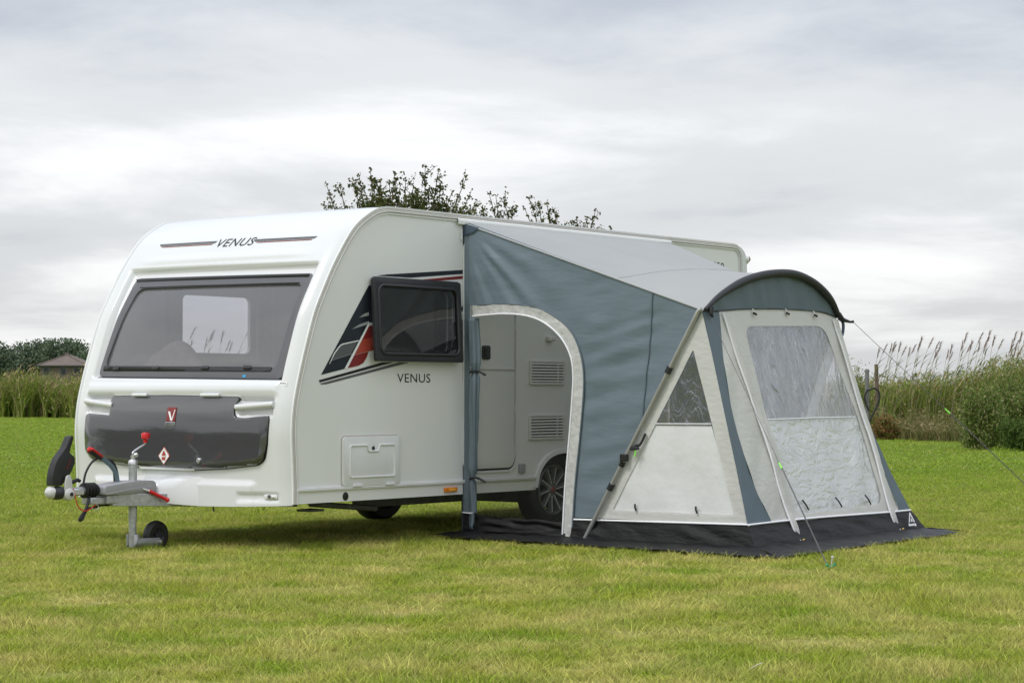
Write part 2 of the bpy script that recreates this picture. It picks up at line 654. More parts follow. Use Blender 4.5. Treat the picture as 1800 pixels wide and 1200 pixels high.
def lawn_material():
    m = bpy.data.materials.new('lawn_soil_and_turf')
    m.use_nodes = True
    N, L = m.node_tree.nodes, m.node_tree.links
    b = N['Principled BSDF']
    b.inputs['Roughness'].default_value = 0.9
    b.inputs['Specular IOR Level'].default_value = 0.15
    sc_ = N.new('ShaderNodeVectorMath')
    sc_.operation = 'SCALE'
    sc_.inputs['Scale'].default_value = 0.55   # turf thatch and soil between the blades, darkened in place of self-shadow
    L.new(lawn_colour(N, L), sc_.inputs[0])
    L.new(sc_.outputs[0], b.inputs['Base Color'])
    n = N.new('ShaderNodeTexNoise')
    n.inputs['Scale'].default_value = 14
    n.inputs['Detail'].default_value = 6
    g = N.new('ShaderNodeNewGeometry')
    L.new(g.outputs['Position'], n.inputs['Vector'])
    bp = N.new('ShaderNodeBump')
    bp.inputs['Strength'].default_value = 0.8
    bp.inputs['Distance'].default_value = 0.04
    L.new(n.outputs['Fac'], bp.inputs['Height'])
    L.new(bp.outputs[0], b.inputs['Normal'])
    return m


def lawn_colour(N, L, attr=None):
    """Turf colour: lush green, olive and straw in patches of several sizes; drier on the worn pitch nearby."""
    g = N.new('ShaderNodeNewGeometry')
    pos = g.outputs['Position']

    def nz(scale, det=4, off=0):
        mp = N.new('ShaderNodeMapping')
        mp.inputs['Location'].default_value = (off, off * 0.7, 0)
        mp.inputs['Scale'].default_value = (1, 1, 0.0)
        L.new(pos, mp.inputs['Vector'])
        n = N.new('ShaderNodeTexNoise')
        n.inputs['Scale'].default_value = scale
        n.inputs['Detail'].default_value = det
        n.inputs['Roughness'].default_value = 0.6
        L.new(mp.outputs[0], n.inputs['Vector'])
        return n.outputs['Fac']

    def mixc(fac, a, b):
        mx = N.new('ShaderNodeMix')
        mx.data_type = 'RGBA'
        for s, v in ((mx.inputs['Factor'], fac), (mx.inputs['A'], a), (mx.inputs['B'], b)):
            if isinstance(v, tuple):
                s.default_value = (*v, 1)
            elif isinstance(v, (int, float)):
                s.default_value = v
            else:
                L.new(v, s)
        return mx.outputs['Result']

    def rng(v, a, b, c=0.0, d=1.0):
        mr = N.new('ShaderNodeMapRange')
        mr.inputs['From Min'].default_value = a
        mr.inputs['From Max'].default_value = b
        mr.inputs['To Min'].default_value = c
        mr.inputs['To Max'].default_value = d
        L.new(v, mr.inputs['Value'])
        return mr.outputs[0]
    green, olive, straw = LAWN
    c = mixc(rng(nz(1.7, 8), 0.38, 0.62), green, olive)
    dry = N.new('ShaderNodeMath')
    dry.operation = 'MULTIPLY'
    L.new(rng(nz(1.9, 9, 7), 0.42, 0.68), dry.inputs[0])
    # the worn pitch round the van is drier than the field beyond it
    sp = N.new('ShaderNodeVectorMath')
    sp.operation = 'DISTANCE'
    sp.inputs[1].default_value = (-2.0, -4.5, 0)
    L.new(pos, sp.inputs[0])
    L.new(rng(sp.outputs['Value'], 5.0, 18.0, 0.92, 0.15), dry.inputs[1])
    c = mixc(dry.outputs[0], c, straw)
    far = rng(sp.outputs['Value'], 6.0, 20.0)
    lush = mixc(rng(nz(0.5, 5, 3), 0.35, 0.7), (0.160, 0.290, 0.016), (0.230, 0.335, 0.030))
    fm = N.new('ShaderNodeMath')
    fm.operation = 'MULTIPLY'
    L.new(far, fm.inputs[0])
    fm.inputs[1].default_value = 0.8
    c = mixc(fm.outputs[0], c, lush)
    if attr:
        a = N.new('ShaderNodeAttribute')
        a.attribute_name = attr
        s = N.new('ShaderNodeSeparateColor')
        L.new(a.outputs['Color'], s.inputs[0])
        c = mixc(s.outputs[0], c, straw)
        v = N.new('ShaderNodeVectorMath')
        v.operation = 'SCALE'
        L.new(c, v.inputs[0])
        L.new(rng(s.outputs[1], 0, 1, 0.45, 1.45), v.inputs['Scale'])
        c = v.outputs[0]
    return c


LAWN = ((0.225, 0.335, 0.022), (0.355, 0.400, 0.048), (0.62, 0.55, 0.21))


def build_lawn():
    # one sheet out to the horizon, gently uneven close by
    xs = sorted(set([-900, -400, -150, -60, -30, -16] + [round(-15 + 0.5 * i, 2) for i in range(81)] + [30, 40, 55, 80, 150, 400, 900]))
    ys = xs
    vs, fs = [], []
    for x in xs:
        for y in ys:
            vs.append((x, y, ground_z(x, y)))
    n = len(ys)
    for i in range(len(xs) - 1):
        for j in range(n - 1):
            a = i * n + j
            fs.append((a, a + n, a + n + 1, a + 1))
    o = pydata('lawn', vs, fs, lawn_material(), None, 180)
    tag(o, kind='structure')


def ground_z(x, y):
    if abs(x) > 30 or abs(y) > 30:
        return 0.0
    return 0.012 * mnoise.noise(Vector((x * 0.35, y * 0.35, 1.3)))


build_lawn()

# ------------------------------------------------------------------ caravan
CW = 2.25      # body width
CH = 2.485     # gutter height
caravan = empty('caravan', (3.0, 1.125, 0), label='white touring caravan with dark grey front locker and sloping front window, awning on its side', cat='caravan')

PROF = [(-0.006, 0.327), (-0.006, 0.466), (-0.016, 0.652), (-0.025, 0.837), (-0.008, 1.023), (0.039, 1.209), (0.098, 1.396), (0.197, 1.67), (0.296, 1.856), (0.41, 2.044), (0.553, 2.236), (0.65, 2.335), (0.762, 2.408), (0.876, 2.462), (0.991, 2.485)]
PROF_S = smooth_line(PROF, 6)
_pz = np.array([p[1] for p in PROF_S])
_px = np.array([p[0] for p in PROF_S])


def prof_x(z):
    return float(np.interp(z, _pz, _px))


def prof_n(z):
    s = (prof_x(z + 0.02) - prof_x(z - 0.02)) / 0.04
    return Vector((-1, 0, s)).normalized()


def bow(y):
    e = min(max(min(y, CW - y), 0) / 0.12, 1)
    return -0.05 * (1 - (1 - e) ** 2) - 0.06 * (1 - ((y - CW / 2) / (CW / 2)) ** 2)


def front(y, z, h=0.0):
    p = Vector((prof_x(z) + bow(y), y, z))
    return p + prof_n(z) * h if h else p


RECESS = [(2.06, 2.075), (0.092, 2.062), (0.098, 1.200), (2.075, 1.225)]


def quad_in(y, z, q):
    d = 9
    for i in range(4):
        a, b = q[i], q[(i + 1) % 4]
        ex, ez = b[0] - a[0], b[1] - a[1]
        L_ = math.hypot(ex, ez)
        d = min(d, (ex * (z - a[1]) - ez * (y - a[0])) / L_ * -1)
    return d


if quad_in(1.0, 1.6, RECESS) < 0:
    _q0 = quad_in

    def quad_in(y, z, q):
        d = 9
        for i in range(4):
            a, b = q[i], q[(i + 1) % 4]
            ex, ez = b[0] - a[0], b[1] - a[1]
            d = min(d, (ex * (z - a[1]) - ez * (y - a[0])) / math.hypot(ex, ez))
        return d


def rect_in(y, z, y0, y1, z0, z1):
    return min(y - y0, y1 - y, z - z0, z1 - z)


def relief(y, z):
    h = -0.05 * sstep(0.0, 0.022, quad_in(y, z, RECESS))
    h += 0.020 * sstep(0.0, 0.05, rect_in(y, z, 0.09, 2.10, 1.085, 1.205))
    h -= 0.035 * sstep(0.0, 0.02, rect_in(y, z, 1.755, 2.075, 0.955, 1.105))
    h -= 0.035 * sstep(0.0, 0.02, rect_in(y, z, 0.130, 0.455, 0.945, 1.090))
    h -= 0.016 * sstep(0.0, 0.016, rect_in(y, z, 0.085, 0.440, 0.355, 0.418))
    w = sstep(0.10, 0.45, y) * sstep(2.10, 1.75, y)
    h += 0.010 * w * sstep(2.175, 2.118, z) * sstep(2.095, 2.110, z)
    c = abs(y - CW / 2)
    h += 0.03 * sstep(0.86, 0.78, c) * sstep(0.50, 0.46, z)
    return h


PANE = [(1.885, 1.925), (0.172, 1.912), (0.190, 1.292), (1.985, 1.312)]
FRAME = [(1.968, 2.008), (0.110, 1.986), (0.118, 1.218), (2.035, 1.246)]
HOLE = [(1.92, 1.955), (0.14, 1.94), (0.155, 1.265), (2.005, 1.285)]


def build_front():
    ycol = [0, .006, .014, .024, .036, .05, .066, .082, .096, .11, .125] + list(np.linspace(.14, 2.11, 132)) + [CW - v for v in (.125, .11, .096, .082, .066, .05, .036, .024, .014, .006, 0)]
    # rows evenly spread along the profile
    d = [0]
    for a, b in zip(PROF_S[:-1], PROF_S[1:]):
        d.append(d[-1] + math.hypot(b[0] - a[0], b[1] - a[1]))
    zr = np.interp(np.linspace(0, d[-1], 200), d, [p[1] for p in PROF_S])
    vs = []
    for y in ycol:
        for z in zr:
            p = front(y, z, relief(y, z) * sstep(0.0, 0.06, min(y, CW - y)))
            p.z -= 0.025 * sstep(0.45, 0.33, z) * (1 - ((y - CW / 2) / (CW / 2)) ** 2)
            vs.append(p)
    n = len(zr)
    fs = []
    for i in range(len(ycol) - 1):
        for j in range(n - 1):
            yc, zc = (ycol[i] + ycol[i + 1]) / 2, (zr[j] + zr[j + 1]) / 2
            if inpoly((yc, zc), HOLE):
                continue
            a = i * n + j
            fs.append((a, a + n, a + n + 1, a + 1))
    o = pydata('front_moulding', vs, fs, M_white, caravan, 180)
    return o


build_front()

# window in the nose
rc = lambda y, z, h=0.0: front(y, z, -0.05 + h)
fw = plate('front_window', [round_poly(FRAME, 0.05, 4), round_poly(PANE, 0.07, 5)], lambda a, b: rc(a, b, 0.014), M_frame, caravan, 0.022, 0.08, 40, 0.0, 0.004)
plate('pane', [round_poly([(1.90, 1.94), (0.157, 1.928), (0.175, 1.276), (2.0, 1.296)], 0.07, 5)], lambda a, b: rc(a, b, 0.006 + 0.022 * (1 - min(1, abs(a - 1.08) / 0.93) ** 4) * math.sin(min(max((b - 1.28) / 0.65, 0), 1) * PI) ** 0.5), M_glass, fw, 0.0, 0.04, 180)
ring_o = [(1.880, 1.920), (0.178, 1.906), (0.196, 1.298), (1.980, 1.318)]
plate('seal_strip', [round_poly([(1.962, 2.000), (0.150, 1.980), (0.152, 1.962), (1.955, 1.982)], 0.006, 2)], lambda a, b: rc(a, b, 0.029), M_black, fw, 0.006, 0.08)
plate('seal_strip', [round_poly([(1.88, 1.934), (0.210, 1.919), (0.211, 1.913), (1.875, 1.928)], 0.002, 2)], lambda a, b: rc(a, b, 0.028), M_black, fw, 0.004, 0.08)
plate('bottom_strip', [round_poly([(1.990, 1.326), (0.225, 1.304), (0.235, 1.272), (1.99, 1.288)], 0.012, 3)], lambda a, b: rc(a, b, 0.027), M_black, fw, 0.006, 0.08)
for yy in (1.83, 1.38, 0.86, 0.45):
    plate('catch', [rrect(yy - 0.035, 1.288, yy + 0.035, 1.314, 0.005, 2)], lambda a, b: rc(a, b, 0.034), M_dark, fw, 0.008, None)
plate('lower_seal', [round_poly([(2.035, 1.245), (0.116, 1.218), (0.116, 1.206), (2.04, 1.233)], 0.004, 2)], lambda a, b: rc(a, b, 0.016), M_black, fw, 0.012, 0.08)
plate('dealer_sticker', [rrect(0.452, 1.233, 0.482, 1.250, 0.003, 2)], lambda a, b: rc(a, b, 0.0275), pmat('blue_sticker', (0.02, 0.32, 0.62), 0.4), fw)
plate('label_sticker', [rrect(0.052, 1.163, 0.118, 1.192, 0.002, 2)], lambda a, b: front(a, b, 0.004), M_decal_white, caravan)
plate('label_sticker', [[(0.058, 1.177), (0.104, 1.181), (0.104, 1.185), (0.058, 1.181)]], lambda a, b: front(a, b, 0.0055), M_decal_navy, caravan)

# gas-locker lid
LID = [(1.782, 1.086), (1.137, 1.092), (0.436, 1.082), (0.476, 1.000), (0.462, 0.938), (0.382, 0.934), (0.152, 0.956), (0.165, 0.757), (0.195, 0.645), (0.253, 0.608), (0.544, 0.578), (0.877, 0.559), (1.415, 0.567), (1.977, 0.612), (2.062, 0.664), (2.068, 0.815), (2.060, 0.958), (1.760, 0.945)]


def lidf(a, b, h=0.0):
    # the lid leans out towards its foot in a shallow S and rolls in again at the bottom edge
    t = 1.09 - b
    g = float(np.interp(t, (0.0, 0.10, 0.24, 0.34, 0.46, 0.53), (0.0, 0.0075, 0.0140, 0.0205, 0.0345, 0.040)))
    roll = sstep(0.0, 0.05, b - lid_low(a))
    return front(a, b, 0.008 + g * roll * sstep(0.13, 0.24, a) * sstep(2.10, 1.99, a) + h)


def lid_low(a):
    return float(np.interp(a, (0.195, 0.253, 0.544, 0.877, 1.415, 1.977, 2.06), (0.645, 0.608, 0.578, 0.559, 0.567, 0.612, 0.664))) - 0.012


lid = plate('locker_lid', [round_poly(LID, 0.035, 4)], lidf, M_lid, caravan, 0.014, 0.02, 50, -1.0)
plate('lid_gap', [round_poly([(p[0] + (p[0] - 1.1) * 0.006, p[1] + (p[1] - 0.82) * 0.022) for p in LID], 0.035, 4)], lambda a, b: front(a, b, relief(a, b) + 0.0035), M_black, caravan, 0.0, 0.02)
for y0, y1 in ((1.52, 1.36), (0.80, 0.62)):
    plate('hinge_cover', [rrect(y1, 1.083, y0, 1.104, 0.006, 2)], lambda a, b: front(a, b, 0.026), M_white, lid, 0.016)
slot = plate('lid_slot', [round_poly([(1.43, 0.586), (0.845, 0.573), (0.845, 0.556), (1.415, 0.560)], 0.008, 3)], lambda a, b: front(a, b, 0.020), M_trim, lid, 0.012, 0.1)
plate('slot_shadow_gap', [round_poly([(1.44, 0.600), (0.86, 0.585), (0.85, 0.577), (1.43, 0.590)], 0.003, 2)], lambda a, b: lidf(a, b, 0.002), M_black, lid)
lk = lidf(0.772, 0.634)
lathe('lock', [(0.0, 0.018), (0.014, 0.018), (0.019, 0.012), (0.019, -0.004)], lk, (-1, 0, 0), M_silver, lid, 18)
# badge and gas sign: printed plates
plate('badge', [rrect(1.030, 0.905, 1.125, 1.008, 0.004, 2)], lambda a, b: lidf(a, b, 0.003), M_decal_red, lid, 0.002, 0.03)
plate('badge_letter', [[(1.112, 0.978), (1.090, 0.978), (1.066, 0.925), (1.046, 0.990), (1.038, 0.990), (1.060, 0.912), (1.078, 0.912)]], lambda a, b: lidf(a, b, 0.0062), M_decal_white, lid)
plate('badge_base', [rrect(1.032, 0.873, 1.128, 0.904, 0.003, 2)], lambda a, b: lidf(a, b, 0.003), M_decal_lgrey, lid, 0.002, 0.03)
text_mesh('badge_lettering', 'VENUS', lambda a, b: lidf(1.122 - a, 0.880 + b, 0.0062), 0.084, 0.019, M_decal_black, lid)
DI = [(1.130, 0.728), (1.066, 0.660), (1.128, 0.592), (1.192, 0.660)]
plate('gas_sign_edge', [DI], lambda a, b: lidf(a, b, 0.003), M_decal_red2, lid, 0.002, 0.03)
plate('gas_sign', [[(1.129 + (p[0] - 1.129) * 0.86, 0.66 + (p[1] - 0.66) * 0.86) for p in DI]], lambda a, b: lidf(a, b, 0.0056), M_decal_white, lid, 0, 0.03)
plate('gas_bottle_symbol', [[(1.148, 0.630), (1.148, 0.676), (1.139, 0.685), (1.136, 0.697), (1.122, 0.697), (1.119, 0.685), (1.110, 0.676), (1.110, 0.630)]], lambda a, b: lidf(a, b, 0.0068), M_decal_red2, lid)
plate('gas_bottle_band', [[(1.144, 0.654), (1.144, 0.661), (1.114, 0.661), (1.114, 0.654)]], lambda a, b: lidf(a, b, 0.0078), M_decal_white, lid)
# grab handles in their recesses
for (ya, za), (yb, zb) in (((2.085, 1.052), (1.75, 1.022)), ((0.462, 1.012), (0.122, 1.035))):
    pts = [front(ya + (yb - ya) * k / 8, za + (zb - za) * k / 8, 0.004) for k in range(9)]
    tube('grab_handle', pts, 0.022, M_white, caravan, 12, 60, (1.0, 1.0))
# corner marker lamp
lm = plate('front_marker_lamp', [rrect(0.100, 0.372, 0.215, 0.402, 0.008, 3)], lambda a, b: front(a, b, -0.008), M_trim, caravan, 0.014, None, 40, 0, 0.002)
lathe('lens', [(0.0, 0.012), (0.010, 0.010), (0.014, 0.0)], front(0.165, 0.388, 0.0), (-1, 0, 0), M_decal_grey, lm, 16)
plate('lens', [rrect(0.112, 0.377, 0.146, 0.397, 0.004, 2)], lambda a, b: front(a, b, 0.0), M_clearlens, lm, 0.006)
# nose lettering and its stripes
text_mesh('front_lettering', 'VENUS', lambda a, b: front(1.205 - a, 2.208 + b, 0.003), 0.385, 0.062, M_decal_black, caravan, shear=0.25, spacing=1.08)
for (ya, za, yb, zb) in ((1.885, 2.262, 1.225, 2.258), (0.845, 2.253, 0.232, 2.252)):
    plate('front_stripe', [[(ya, za), (yb, zb), (yb + 0.02, zb - 0.017), (ya - 0.02, za - 0.017)]], lambda a, b: front(a, b, 0.003), M_decal_grey, caravan, 0, 0.05)
    plate('front_stripe', [[(ya - 0.03, za - 0.022), (yb + 0.03, zb - 0.022), (yb + 0.045, zb - 0.028), (ya - 0.06, za - 0.028)]], lambda a, b: front(a, b, 0.003), M_decal_red, caravan, 0, 0.05)

# side walls
XR = 6.03


def arch_z(x, hw=0.415, top=0.625, xc=3.245, base=0.335):
    t = abs(x - xc) / hw
    return base + (top - base) * (max(0, 1 - t ** 2.6)) ** (1 / 2.0)


def wall_outline(with_arch=True):
    pts = [(p[0], p[1]) for p in PROF_S]
    pts[0] = (pts[0][0], 0.335)
    pts += [(x, CH) for x in (1.5, 3.0, 4.5)]
    for k in range(7):
        a = PI / 2 - k / 6 * PI / 2
        pts.append((XR - 0.14 + 0.14 * math.cos(a), CH - 0.14 + 0.14 * math.sin(a)))
    pts.append((XR, 0.335))
    xs = np.linspace(3.245 + 0.415, 3.245 - 0.415, 25)
    pts += [(float(x), arch_z(float(x))) for x in xs]
    return pts


SIDE_HOLE = rrect(0.865, 1.415, 1.725, 1.895, 0.07, 5)
FAR_HOLE = rrect(1.05, 1.44, 1.82, 1.905, 0.05, 5)
plate('side_wall', [wall_outline(), SIDE_HOLE], lambda a, b: (a, 0.0, b), M_side, caravan, 0.03, 0.5, None, -1.0)
sw_far = plate('side_wall', [wall_outline(), FAR_HOLE], lambda a, b: (a, CW, b), M_side, caravan, 0.03, 0.5, None, -1.0)
plate('pane', [rrect(1.04, 1.43, 1.83, 1.915, 0.05, 5)], lambda a, b: (a, CW + 0.01, b), film_mat('far_acrylic', (0.86, 0.87, 0.90), 0.05, (0.3, 0.3, 0.3), 0.03), sw_far)
# make sure wall thickness runs inwards
for o in list(COL.objects):
    if o.name.startswith('side_wall'):
        me = o.data
        nrm = sum((p.normal.y * p.area for p in me.polygons))
        want = -1 if max(v.co.y for v in me.vertices) < 1 else 1
        if nrm * want < 0:
            me.flip_normals()

# roof, rear, floor
grid('roof', lambda u, v: (0.985 + u * (XR - 0.10 - 0.985), v * CW, CH - 0.001 + 0.035 * (1 - (2 * v - 1) ** 4) * sstep(0.0, 0.25, u)), 40, 24, M_white, caravan)


def rear_f(u, v):
    # wraps over from the roof edge and down the back
    if u < 0.4:
        a = u / 0.4 * PI / 2
        x, z = XR - 0.14 + 0.27 * math.sin(a), CH - 0.16 + 0.158 * math.cos(a)
    else:
        x, z = XR + 0.13 - 0.02 * (u - 0.4), CH - 0.16 - (u - 0.4) / 0.6 * (CH - 0.16 - 0.335)
    e = min(v, 1 - v) * CW
    k = 1 - (1 - min(e / 0.06, 1)) ** 2
    x = XR - 0.02 + (x - XR + 0.02) * (0.75 + 0.25 * k) if x > XR - 0.02 else x
    return (x, v * CW, z)


grid('rear_moulding', rear_f, 30, 40, M_white, caravan)
for yy, nrm in ((0.0, -1), (CW, 1)):
    pts = [(rear_f(u / 30, 0 if nrm < 0 else 1)) for u in range(31)]
    lp = [(p[0], p[2]) for p in pts] + [(XR - 0.005, 0.335), (XR - 0.005, CH - 0.13), (XR - 0.06, CH - 0.03)]
    plate('rear_cheek', [lp], lambda a, b, yy=yy, nrm=nrm: (a, yy + 0.002 * -nrm, b), M_white, caravan)
for lo, hi in (((0.03, 0.03), (2.70, CW - 0.03)), ((2.70, 0.44), (3.79, CW - 0.44)), ((3.79, 0.03), (XR, CW - 0.03))):
    box('floor_pan', (lo[0], lo[1], 0.34), (hi[0], hi[1], 0.385), M_under, caravan, 0)
box('chassis_rail', (1.3, 0.56, 0.235), (5.6, 0.60, 0.335), M_chassis, caravan, 0.003)
box('chassis_rail', (1.3, 1.65, 0.235), (5.6, 1.69, 0.335), M_chassis, caravan, 0.003)
tube('axle', [(3.245, 0.22, 0.25), (3.245, 2.03, 0.25)], 0.05, M_chassis, caravan, 12)
for yy in (0.42, 1.83):
    tube('corner_steady', [(0.62, yy, 0.30), (1.35, yy, 0.235)], 0.022, M_chassis, caravan, 8)
    box('steady_foot', (0.55, yy - 0.07, 0.245), (0.70, yy + 0.07, 0.262), M_chassis, caravan, 0.003)
box('rear_steady', (5.0, 0.42, 0.22), (5.6, 0.47, 0.25), M_chassis, caravan, 0.003)
bm = bmesh.new()
bm_box(bm, (2.70, 0.10, 0.335), (3.79, 0.42, 0.72))
bmesh.ops.delete(bm, geom=[f for f in bm.faces if f.calc_center_median().z < 0.34 or f.calc_center_median().y < 0.11], context='FACES')
from_bm('wheel_box', bm, M_under, caravan, 40, 0, 0.01)


# trim and awning rail along the edge of the body
def strip_along(name, path, w0, w1, y0, y1, mat, parent):
    bm = bmesh.new()
    rings = []
    for i, p in enumerate(path):
        a, b = path[max(i - 1, 0)], path[min(i + 1, len(path) - 1)]
        t = Vector((b[0] - a[0], b[1] - a[1])).normalized()
        n = Vector((t.y, -t.x))     # towards the panel
        rings.append([bm.verts.new((p[0] + n.x * w, y, p[1] + n.y * w)) for w, y in ((w0, y0), (w1, y0), (w1, y1), (w0, y1))])
    for r0, r1 in zip(rings[:-1], rings[1:]):
        for k in range(4):
            bm.faces.new((r0[k], r0[(k + 1) % 4], r1[(k + 1) % 4], r1[k]))
    bm.faces.new(rings[0][::-1])
    bm.faces.new(rings[-1])
    return from_bm(name, bm, mat, parent, 40)


edge_path = [(p[0], p[1]) for p in PROF_S]
edge_path[0] = (edge_path[0][0], 0.335)
edge_path += [(x, CH + 0.001) for x in np.linspace(1.1, XR - 0.16, 30)]
for k in range(1, 8):
    a = PI / 2 - k / 7 * PI / 2
    edge_path.append((XR - 0.14 + 0.14 * math.cos(a), CH - 0.14 + 0.14 * math.sin(a)))
edge_path.append((XR, 0.335))
tr = strip_along('edge_trim', edge_path, -0.008, 0.052, 0.006, -0.010, M_trim, caravan)
for w in (0.006, 0.020, 0.034):
    strip_along('rail_groove', edge_path, w, w + 0.0055, 0.0, -0.0118, M_groove, tr)
strip_along('rail_lip', edge_path, 0.024, 0.032, 0.0, -0.017, M_trim, tr)
strip_along('edge_trim', edge_path, -0.008, 0.052, CW - 0.006, CW + 0.010, M_trim, caravan)

# belt rail, lamps, ports
box('belt_rail', (0.02, -0.016, 0.418), (2.83, 0.001, 0.446), M_trim, caravan, 0.003)
box('belt_rail', (3.68, -0.016, 0.418), (XR - 0.06, 0.001, 0.446), M_trim, caravan, 0.003)
box('rail_bead', (0.02, -0.020, 0.428), (2.83, -0.015, 0.434), M_trim, caravan, 0.001)
ml = box('side_marker_lamp', (1.655, -0.022, 0.360), (1.800, -0.001, 0.394), M_amber, caravan, 0.004)
box('lamp_lens', (1.70, -0.026, 0.366), (1.775, -0.021, 0.388), pmat('amber_lens_light', (0.85, 0.38, 0.04), 0.1, var=0.2, vscale=90), ml, 0.002)
lathe('round_port', [(0.0, 0.003), (0.028, 0.003), (0.031, 0.0015), (0.031, -0.01)], (0.541, 0.0, 0.371), (0, -1, 0), M_black, caravan, 24)
# locker hatch in the near side
hx0, hz0, hx1, hz1 = 0.495, 0.440, 1.130, 0.800
hatch = plate('locker_hatch', [rrect(hx0, hz0, hx1, hz1, 0.035, 5)], lambda a, b: (a, -0.010, b), M_trim, caravan, 0.018, None, 40, 0, 0.004)
plate('hatch_gap', [rrect(hx0 - 0.004, hz0 - 0.003, hx1 + 0.005, hz1 + 0.006, 0.037, 5)], lambda a, b: (a, -0.0022, b), M_groove, hatch)
ins = round_poly([(0.570, 0.505), (1.060, 0.505), (1.060, 0.735), (0.890, 0.735), (0.880, 0.690), (0.765, 0.690), (0.755, 0.735), (0.570, 0.735)], 0.012, 3)
bm = bmesh.new()
bm_tube(bm, [(p[0], -0.020, p[1]) for p in ins] + [(ins[0][0], -0.020, ins[0][1])], 0.0085, 8, False)
from_bm('hatch_bead', bm, M_trim, hatch, 60)
lathe('lock', [(0.0, 0.006), (0.012, 0.006), (0.016, 0.002), (0.016, -0.004)], (0.822, -0.019, 0.712), (0, -1, 0), M_dark, hatch, 16)
for xx in (0.60, 0.96):
    box('hinge', (xx, -0.030, 0.436), (xx + 0.10, -0.012, 0.456), M_trim, hatch, 0.004)

# printed side graphics
DEC = dict(
    dec_dark=[(0.277, 1.242), (0.788, 1.899), (0.86, 1.909), (0.86, 1.632), (0.789, 1.629), (0.524, 1.287)],
    dec_white=[(0.524, 1.287), (0.789, 1.633), (0.789, 1.604), (0.555, 1.291)],
    dec_red_a=[(0.693, 1.498), (0.789, 1.604), (0.86, 1.61), (0.86, 1.525), (0.789, 1.514)],
    dec_red_b=[(0.693, 1.498), (0.789, 1.514), (0.86, 1.525), (0.86, 1.43), (0.789, 1.419), (0.624, 1.389)],
    dec_red_c=[(0.624, 1.387), (0.789, 1.416), (0.765, 1.372), (0.731, 1.333), (0.678, 1.312), (0.557, 1.293)],
    dec_grey=[(0.376, 1.336), (0.412, 1.393), (0.484, 1.458), (0.664, 1.488), (0.597, 1.401), (0.406, 1.354)],
    dec_line=[(0.36, 1.32), (0.412, 1.402), (0.471, 1.456), (0.504, 1.47), (0.677, 1.498), (0.674, 1.49), (0.509, 1.462), (0.48, 1.451), (0.423, 1.399), (0.368, 1.324)],
    dec_line2=[(0.386, 1.345), (0.60, 1.395), (0.602, 1.400), (0.388, 1.349)],
    dec_sl1=[(0.683, 1.662), (0.744, 1.693), (0.789, 1.705), (0.789, 1.68)],
    dec_sl2=[(0.603, 1.575), (0.69, 1.613), (0.789, 1.64), (0.789, 1.617)],
    dec_low_black=[(0.255, 1.205), (0.936, 1.339), (1.075, 1.343), (0.264, 1.188)],
    dec_low_grey=[(0.266, 1.181), (1.131, 1.342), (1.245, 1.341), (0.335, 1.176), (0.283, 1.174)],
    dec_top_dark=[(0.88, 1.975), (0.99, 1.989), (1.968, 2.071), (1.968, 2.04), (1.258, 1.976), (0.921, 1.974)],
    dec_top_red=[(1.373, 1.966), (1.968, 2.027), (1.968, 2.002), (1.621, 1.97)],
    dec_r1=[(1.968, 1.894), (1.968, 1.762), (1.846, 1.738), (1.78, 1.66)],
    dec_r2=[(1.76, 1.650), (1.877, 1.679), (1.968, 1.698), (1.968, 1.646), (1.869, 1.605), (1.76, 1.52)],
    dec_r3=[(1.76, 1.50), (1.877, 1.596), (1.968, 1.631), (1.968, 1.55), (1.922, 1.506), (1.862, 1.462), (1.76, 1.44)])
DM = dict(dec_dark=(M_decal_navy, 1), dec_white=(M_decal_white, 3), dec_red_a=(M_decal_red, 2), dec_red_b=(M_decal_red2, 2), dec_red_c=(M_decal_red, 2), dec_grey=(M_decal_grey, 2), dec_line=(M_decal_white, 3), dec_line2=(M_decal_lgrey, 3),
          dec_sl1=(M_decal_lgrey, 2), dec_sl2=(M_decal_lgrey, 2), dec_low_black=(M_decal_black, 1), dec_low_grey=(M_decal_grey, 1), dec_top_dark=(M_decal_navy, 1), dec_top_red=(M_decal_red, 1), dec_r1=(M_decal_black, 1), dec_r2=(M_decal_grey, 1), dec_r3=(M_decal_navy, 1))
for k, lp in DEC.items():
    m, lay = DM[k]
    plate('side_graphic', [lp], lambda a, b, lay=lay: (a, -0.0015 * lay, b), m, caravan)
text_mesh('side_lettering', 'VENUS', lambda a, b: (1.110 + a, -0.002, 1.193 + b), 0.385, 0.066, M_decal_black, caravan, spacing=1.06)
text_mesh('side_lettering', '550', lambda a, b: (5.525 + a, -0.002, 2.232 + b), 0.19, 0.075, M_decal_black, caravan)

# side window standing a little ajar
TILT = math.radians(3.0)


def swf(x, z, h=0.0):
    d = 1.958 - z
    return (x, -0.022 - h * math.cos(TILT) - d * math.sin(TILT), 1.958 - d * math.cos(TILT) - h * math.sin(TILT) * -1)


